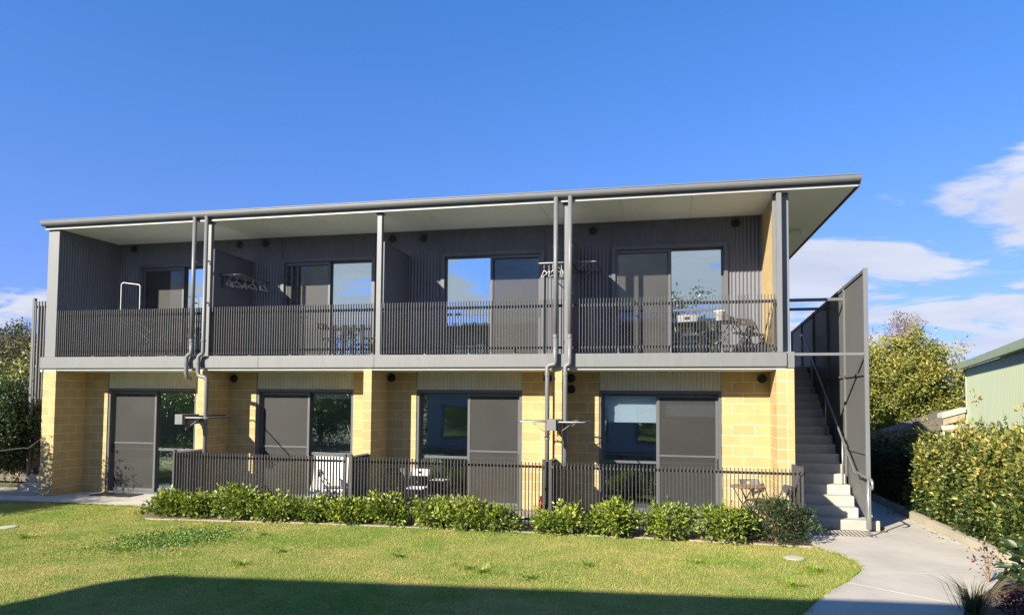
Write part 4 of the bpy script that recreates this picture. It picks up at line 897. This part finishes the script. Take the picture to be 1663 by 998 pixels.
# tufts of weeds at the foot of the shrubs
# right hand hedge: a clipped block of small glossy leaves, and its far end, shade put into dark leaves
def hedge(name, label, x0, x1, y0, y1, ztop, nclump, per, mat, tb, L=0.062, W=0.034):
    c = (0.5*(x0+x1), 0.5*(y0+y1)); t = thing(name, label, 'hedge', (c[0], c[1], 0.1)); n = nclump
    px = rng.uniform(x0, x1, n); py = rng.uniform(y0, y1, n); zt = ztop(px, py); face = rng.random(n)
    pz = np.where(face < 0.45, zt - 0.14 + 0.12*rng.exponential(1.0, n)*np.maximum(0.0, np.sin(py*4.1+px*3)), 0.12 + (zt-0.12)*rng.random(n))
    px = np.where(face >= 0.45, np.where(rng.random(n) < 0.8, x0 + 0.26*rng.random(n)**1.3 + 0.08*np.sin(py*5+pz*3) + 0.05*np.sin(py*11), px), px)
    tp = np.stack([px, py, pz], 1); idx = np.repeat(np.arange(n), per); N_ = n*per
    off = rng.normal(size=(N_, 3))*0.055; P = tp[idx] + off
    D = nrm(off*16 + np.array([-0.5, -0.6, 0.7]) + rng.normal(size=(N_, 3))*0.6)
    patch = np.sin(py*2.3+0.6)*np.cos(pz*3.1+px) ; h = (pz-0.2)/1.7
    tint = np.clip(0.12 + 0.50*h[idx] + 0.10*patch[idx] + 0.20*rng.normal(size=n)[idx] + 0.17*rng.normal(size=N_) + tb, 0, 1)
    V0 = leaves(P - np.array([*c, 0.1]), D, L*(0.7+0.6*rng.random(N_)), W*(0.7+0.6*rng.random(N_)), tint, 'foliage', mat); link('foliage', V0, (c[0], c[1], 0.1), t)
    s = MB()
    for k in range(60):
        x, y = random.uniform(x0+0.25, x1-0.1), random.uniform(y0+0.1, y1-0.1); z = float(ztop(np.array([x]), np.array([y]))[0])
        s.tube([(x, y, 0.05), (x+random.uniform(-.15, .15), y+random.uniform(-.15, .15), z*0.55), (x+random.uniform(-.2, .1), y+random.uniform(-.2, .2), z-0.1)], [0.014, 0.010, 0.005], 5)
    s.build('stem', 'twig', t)
    return t
zt1 = lambda x, y: 1.30 + 0.32*np.clip((2.6-y)/2.6, 0, 1) + 0.09*np.sin(y*3.1+x) + 0.06*np.sin(y*7.3+2*x) + 0.05*np.sin(x*9) - 0.10*np.clip(x-19.3, 0, 1.2)
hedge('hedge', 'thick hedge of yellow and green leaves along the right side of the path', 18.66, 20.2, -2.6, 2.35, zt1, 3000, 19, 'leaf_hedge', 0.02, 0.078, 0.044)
zt2 = lambda x, y: 1.22 + 0.08*np.sin(y*3+x) + 0*x
hedge('hedge', 'hedge with shade put into its dark leaves between the stair screen and the lean-to', 18.62, 20.2, 2.6, 7.6, zt2, 1500, 20, 'leaf_dark', -0.1)
# tree beyond the stairs
def tree(name, label, base, crown_c, crown_r, nbig, nsub, per, L, W, mat, tb=0.0, spread=0.16, trunk_r=0.16, dens_shell=0.25, limbs=14, group=None):
    t = thing(name, label, 'tree', base, group); bx, by, bz = base
    cc = np.array(crown_c) - np.array(base)
    big, d = tips_in(nbig, cc, crown_r, -0.9, dens_shell); sub = np.repeat(big, nsub, 0) + rng.normal(size=(len(big)*nsub, 3))*np.array([0.30, 0.30, 0.24])*crown_r[0]/1.7
    n = len(sub)*per; idx = np.repeat(np.arange(len(sub)), per); off = rng.normal(size=(n, 3))*spread; P = sub[idx] + off
    D = nrm(off + np.array([0, 0, -0.05]) + rng.normal(size=(n, 3))*0.25)
    tb_ = np.repeat(0.21*rng.normal(size=len(big)), nsub)[idx]
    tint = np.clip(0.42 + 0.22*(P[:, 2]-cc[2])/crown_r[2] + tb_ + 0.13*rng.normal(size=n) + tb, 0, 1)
    link('crown', leaves(P, D, L*(0.7+0.6*rng.random(n)), W*(0.7+0.6*rng.random(n)), tint, 'crown', mat), base, t)
    s = MB(); hgt = cc[2]
    s.tube([(0, 0, -0.1), (0.04, 0.02, hgt*0.3), (-0.05, 0.05, hgt*0.6), (0.02, 0, hgt*1.05)], [trunk_r, trunk_r*0.85, trunk_r*0.6, trunk_r*0.3], 10)
    for k in range(min(limbs, len(big))):
        q = big[k*len(big)//limbs]; h0 = hgt*random.uniform(0.3, 0.85)
        s.tube([(0, 0, h0), (q[0]*0.45, q[1]*0.45, h0 + (q[2]-h0)*0.4), tuple(q)], [trunk_r*0.4, trunk_r*0.25, trunk_r*0.08], 7)
    link('trunk', s.mesh('trunk', 'bark', smooth=True), base, t); return t
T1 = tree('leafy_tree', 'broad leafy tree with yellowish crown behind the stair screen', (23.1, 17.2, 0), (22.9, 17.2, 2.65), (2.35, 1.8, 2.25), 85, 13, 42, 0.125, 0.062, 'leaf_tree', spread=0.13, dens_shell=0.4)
s = MB()                                                    # bare twigs standing out of the crown
for k in range(46):
    a = random.uniform(0, 6.28); r0 = random.uniform(0.05, 0.45); r1 = r0 + random.uniform(0.1, 0.5); z1 = random.uniform(0.7, 1.25)*(1.1-r1*0.55)
    x0, y0 = 0.02 + r0*math.cos(a), r0*math.sin(a)*0.8; x1, y1 = 0.05 + r1*math.cos(a), r1*math.sin(a)*0.8
    s.tube([(x0*0.4, y0*0.4, 4.3), (x0, y0, 4.85), (x1, y1, 4.8+z1)], [0.02, 0.012, 0.004], 4)
    for j in range(3):
        f = random.uniform(0.3, 0.9); px, py, pz = x0+(x1-x0)*f, y0+(y1-y0)*f, 4.85+(z1-0.1)*f
        s.tube([(px, py, pz), (px+random.uniform(-.14, .14), py+random.uniform(-.1, .1), pz+random.uniform(.12, .3))], [0.007, 0.003], 4)
link('bare_twigs', s.mesh('bare_twigs', 'twig'), (23.1, 17.2, 0), T1)
me, _ = shrub_mesh((0.05, 0, 5.1), (0.66, 0.5, 0.8), 60, 9, 0.09, 0.045, 0.09, 'leaf_brown', 'sparse_leaves', -0.5, 0.3); link('sparse_leaves', me, (23.1, 17.2, 0), T1)
tree('leafy_tree', 'paler grey green tree peeping out left of the big tree behind the screen', (21.2, 19.5, 0), (21.2, 19.5, 3.5), (1.6, 1.3, 2.1), 40, 8, 26, 0.12, 0.05, 'leaf_tree', tb=0.05, spread=0.15)
# left edge: dense bush, brownish shrub behind, dark growth down low
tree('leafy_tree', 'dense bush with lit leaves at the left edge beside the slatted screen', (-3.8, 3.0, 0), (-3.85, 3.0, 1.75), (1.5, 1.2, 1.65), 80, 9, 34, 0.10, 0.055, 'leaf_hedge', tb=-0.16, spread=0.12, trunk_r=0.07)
tree('leafy_tree', 'brownish twiggy tree behind the bush at the left edge', (-10.1, 8.5, 0), (-10.1, 8.5, 2.9), (1.9, 1.6, 1.8), 60, 9, 26, 0.12, 0.05, 'leaf_brown', spread=0.16, trunk_r=0.1)
tree('leafy_tree', 'small dark tree top against the sky at the far left', (-16.6, 14, 0), (-16.5, 14, 4.4), (1.3, 1.3, 1.2), 36, 8, 26, 0.13, 0.06, 'leaf_dark', spread=0.16, trunk_r=0.1)
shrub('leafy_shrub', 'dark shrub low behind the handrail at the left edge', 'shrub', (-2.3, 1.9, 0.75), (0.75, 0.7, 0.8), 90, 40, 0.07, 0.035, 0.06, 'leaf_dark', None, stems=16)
tree('leafy_tree', 'tall bush standing out of view in front of the left pier', (-2.5, -3.0, 0), (-2.45, -3.0, 1.75), (1.45, 1.05, 1.45), 70, 8, 28, 0.09, 0.045, 'leaf_shrub', spread=0.12, trunk_r=0.06)
tree('leafy_tree', 'overhanging bush in front of the slatted screen at the left edge, shade put into its leaf colour', (-2.5, 0.75, 0), (-2.45, 0.75, 1.55), (1.25, 0.55, 0.95), 70, 9, 34, 0.085, 0.045, 'leaf_dark', tb=0.1, spread=0.10, trunk_r=0.05)  # leaf colour darkened to stand for shade
tree('leafy_tree', 'tall thin crowned tree out of view beyond the building behind the viewpoint', (14.6, -27.5, 0), (14.6, -27.5, 7.0), (2.2, 2.0, 2.6), 26, 6, 16, 0.2, 0.1, 'leaf_dark', spread=0.22, trunk_r=0.16, group='trees behind the viewpoint')
zt3 = lambda x, y: 1.9 + 0.15*np.sin(x*2.2+y) + 0*y
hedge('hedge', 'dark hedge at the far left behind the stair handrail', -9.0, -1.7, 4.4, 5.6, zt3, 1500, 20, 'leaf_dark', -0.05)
for i, (x, y, h, w) in enumerate(((-7.5, -14.5, 3.4, 2.6), (-3.2, -17.0, 3.0, 2.4), (-11.5, -10.5, 3.2, 2.6), (-15, -18, 4.2, 3.4), (0.2, -20, 3.6, 2.4), (-7, -22, 4.0, 3.4))):
    tree('leafy_tree', ['wide', 'low', 'round', 'tall', 'narrow', 'distant'][i] + ' green tree out of view behind the left of the lawn', (x, y, 0), (x, y, h*0.55), (w, w*0.9, h*0.6), 46, 9, 22, 0.16, 0.09, 'leaf_shrub', spread=0.2, trunk_r=0.12, group='trees behind the viewpoint')
tree('leafy_tree', 'round bush standing out of view beside the left of the lawn', (-1.5, -4.3, 0), (-1.5, -4.3, 1.6), (1.15, 1.0, 1.25), 60, 8, 28, 0.09, 0.045, 'leaf_shrub', spread=0.12, trunk_r=0.06)
# foreground planting at the lower right
shrub('leafy_shrub', 'dark broad leaved shrub in the lower right corner beside the path', 'shrub', (18.15, -3.95, 0.33), (0.46, 0.42, 0.33), 30, 14, 0.15, 0.085, 0.09, 'leaf_dark', None, stems=20, tb=0.0, up=0.1)
shrub('leafy_shrub', 'low reddish purple shrub at the bottom right corner', 'shrub', (17.5, -4.8, 0.13), (0.30, 0.30, 0.16), 50, 26, 0.035, 0.018, 0.035, 'leaf_red', None, stems=10)
shrub('leafy_shrub', 'sprig of dark purple leaves reaching over the path edge at lower right', 'shrub', (17.75, -3.25, 0.30), (0.16, 0.15, 0.16), 9, 7, 0.05, 0.03, 0.05, 'leaf_red', None, stems=8)
def tuft(c, n, h, spread, w, mat, droop, name='blade'):
    a = rng.random(n)*2*math.pi; r0 = spread*0.22*np.abs(rng.normal(size=n))*(1+0.5*np.sin(3*a+1)+0.35*np.sin(5*a)); base = np.stack([r0*np.cos(a), r0*np.sin(a), np.zeros(n)], 1)
    hh = h*(0.5+0.6*rng.random(n)); lean = droop*(0.3+0.9*rng.random(n)); o = np.stack([np.cos(a), np.sin(a), np.zeros(n)], 1)
    mid = base + o*(lean*hh*0.35)[:, None] + np.array([0, 0, 1])*(hh*0.6)[:, None]; tip = base + o*(lean*hh)[:, None] + np.array([0, 0, 1])*(hh*(1-0.25*lean))[:, None]
    sd = np.stack([-np.sin(a), np.cos(a), np.zeros(n)], 1)*w/2
    V = np.stack([base-sd, base+sd, mid+sd*0.8, mid-sd*0.8, tip], 1).reshape(-1, 3); i = np.arange(n)*5
    F = np.concatenate([np.stack([i, i+1, i+2], 1), np.stack([i, i+2, i+3], 1), np.stack([i+3, i+2, i+4], 1)])
    t = np.clip(0.5 + 0.25*rng.normal(size=n), 0, 1); return np_mesh(name, V, F, mat, np.concatenate([t, t, t]))
tg = thing('tussock_grass', 'spiky grass tussock on the path edge at the lower right', 'grass clump', (17.02, -4.72, 0.0)); link('blades', tuft(None, 170, 0.42, 0.25, 0.010, 'blade_br', 0.9), (17.02, -4.72, 0.01), tg)
WG = 'weedy clumps in the lawn'
for (x, y, h, sp, mt, lb) in ((11.43, -4.29, 0.10, 0.9, 'blade', 'bright green grass clump in mid lawn just above the shadow'), (11.2, -4.1, 0.07, 0.6, 'blade', 'small bright grass clump left of the mid lawn clump'),
        (12.76, -3.53, 0.06, 0.55, 'clover', 'dark green flat weed in the lawn below the right downpipes'), (10.06, -3.64, 0.05, 0.5, 'clover', 'flat dark weed in the middle of the lawn'),
        (8.17, -4.67, 0.08, 0.6, 'blade', 'bright grass clump near the top of the shadow corner'), (3.79, -3.9, 0.09, 0.7, 'blade', 'bright grass clump at the left edge of the lawn'),
        (5.95, -4.3, 0.07, 0.8, 'blade', 'green clump at the left end of the clover strip'), (8.28, -3.77, 0.05, 0.5, 'clover', 'small dark weed left of the lawn centre'),
        (7.31, -2.71, 0.045, 0.4, 'clover', 'small dark weed near the bed edging at left'), (15.75, -3.1, 0.09, 0.7, 'blade', 'bright grass clump on the lawn corner by the path'),
        (12.1, -4.4, 0.06, 0.5, 'clover', 'sparse weed beside the shadow edge right of centre'), (15.3, -4.0, 0.09, 0.6, 'blade', 'tall grass along the path edge at lower right'), (14.2, -3.0, 0.06, 0.8, 'blade', 'faint green clump in the right part of the lawn')):
    t = thing('weed_clump', lb, 'weeds', (x, y, 0.0), WG); tag(link('blades', tuft(None, 190 if mt == 'blade' else 60, h, sp, 0.006 if mt == 'blade' else 0.016, mt, 0.7 if mt == 'blade' else 1.2), (x, y, 0.0), t), kind='stuff')
# clover patch: nobody could count its leaves
n = 5200; u = rng.normal(size=n); v = rng.normal(size=n)
px = 6.15 + 0.42*u; py = -3.4 + 0.10*u + 0.50*v
ce = leaves(np.stack([px, py, 0.012 + 0.02*rng.random(n)], 1), rng.normal(size=(n, 3))*np.array([1, 1, 0.25]) + np.array([0, 0, 0.25]), 0.030, 0.026, np.clip(0.5+0.25*rng.normal(size=n), 0, 1), 'clover_patch', 'clover')
tag(link('clover_patch', ce, (0, 0, 0)), 'darker green clover patch in the left half of the lawn', 'clover', kind='stuff')
# lawn blades
def inside(poly, X, Y):
    c = np.zeros(len(X), bool); j = len(poly)-1
    for i in range(len(poly)):
        xi, yi = poly[i]; xj, yj = poly[j]
        c ^= ((yi > Y) != (yj > Y)) & (X < (xj-xi)*(Y-yi)/(yj-yi+1e-12)+xi); j = i
    return c
n = 640000; X = rng.uniform(-3, 16.6, n); Y = -0.6 - 10.5*rng.random(n)**1.15
dens = np.where(Y < -7.8, 0.18, 1.0)*np.where(X < 13.79-(Y+13.2)*1.2-1.2, 0.25, 1.0)
k = inside(lawn_poly, X, Y) & (rng.random(n) < dens); X, Y = X[k], Y[k]; n = len(X)
clump = 0.5 + 0.5*np.sin(X*2.7+np.sin(Y*3.3))*np.sin(Y*2.1+1.3*np.sin(X*1.9))
a = rng.random(n)*2*math.pi; h = (0.011 + 0.014*rng.random(n))*(0.85+0.4*clump); ln = rng.random(n)*0.9
b0 = np.stack([X, Y, np.full(n, -0.002)], 1); s_ = np.stack([-np.sin(a), np.cos(a), np.zeros(n)], 1)*0.0045
tipv = b0 + np.stack([np.cos(a)*ln*h, np.sin(a)*ln*h, h], 1)
V = np.stack([b0-s_, b0+s_, tipv], 1).reshape(-1, 3); i = np.arange(n)*3
tag(link('grass', np_mesh('grass', V, np.stack([i, i+1, i+2], 1), 'grass', np.clip(0.3+0.22*rng.normal(size=n), 0, 1)), (0, 0, 0)), 'short mown lawn grass, green with straw coloured patches', 'grass', kind='stuff')
# dead leaves lying in the beds and along the path edges
n = 420; u = 0.72*rng.random(n); lx = np.where(u < 0.55, rng.uniform(4.3, 16.0, n), np.where(u < 0.97, 18.41 - np.abs(rng.normal(size=n))*0.10, rng.uniform(16.5, 18.3, n)))
ly = np.where(u < 0.55, -1.40 + 0.16*rng.normal(size=n), rng.uniform(-4.0, 3.0, n)); ok = ~((u >= 0.55) & (ly < -2.2) & (lx > 17.9))
lx, ly = lx[ok], ly[ok]; n = len(lx)
LL = leaves(np.stack([lx, ly, np.where(ly < -0.7, 0.030, 0.030) + 0.006*rng.random(n)], 1), rng.normal(size=(n, 3))*np.array([1, 1, 0.12]), 0.025+0.022*rng.random(n), 0.013+0.010*rng.random(n), rng.random(n), 'leaf_litter', 'leaf_brown')
tag(link('leaf_litter', LL, (0, 0, 0)), 'scattered dead leaves in the garden bed and on the path', 'leaf litter', kind='stuff')
# ragged longer grass hanging over the path and paving edges
pe = [(14.55, -6.7), (15.2, -5.2), (15.63, -4.28), (16.02, -3.6), (16.30, -3.05), (16.40, -2.7), (16.40, -2.35), (16.27, -1.9), (16.05, -1.47), None, (4.3, -1.95), (3.6, -1.30), (3.44, -0.74), (1.16, -0.74), (0.0, -1.02), (-2.0, -1.32)]
EX = []
for q0, q1 in zip(pe, pe[1:]):
    if q0 is None or q1 is None: continue
    ln = math.hypot(q1[0]-q0[0], q1[1]-q0[1]); kk = int(ln*620); f = rng.random(kk); j = rng.normal(size=(kk, 2))*0.022*(1+0.8*np.sin(f*ln*9))[:, None]
    EX.append(np.array(q0) + (np.array(q1)-np.array(q0))*f[:, None] + j)
EX = np.concatenate(EX); n = len(EX); a = rng.random(n)*2*math.pi; h = 0.025 + 0.04*rng.random(n)**2; ln = rng.random(n)*1.1
b0 = np.column_stack([EX, np.full(n, 0.0)]); s_ = np.stack([-np.sin(a), np.cos(a), np.zeros(n)], 1)*0.0045; tipv = b0 + np.stack([np.cos(a)*ln*h, np.sin(a)*ln*h, h], 1)
V = np.stack([b0-s_, b0+s_, tipv], 1).reshape(-1, 3); i = np.arange(n)*3
tag(link('edge_grass', np_mesh('edge_grass', V, np.stack([i, i+1, i+2], 1), 'grass', np.clip(0.6+0.3*rng.normal(size=n), 0, 1)), (0, 0, 0)), 'longer unclipped grass along the edges of the path', 'grass', kind='stuff')
for o in bpy.data.objects:
    if 'used' in o.keys(): del o['used']
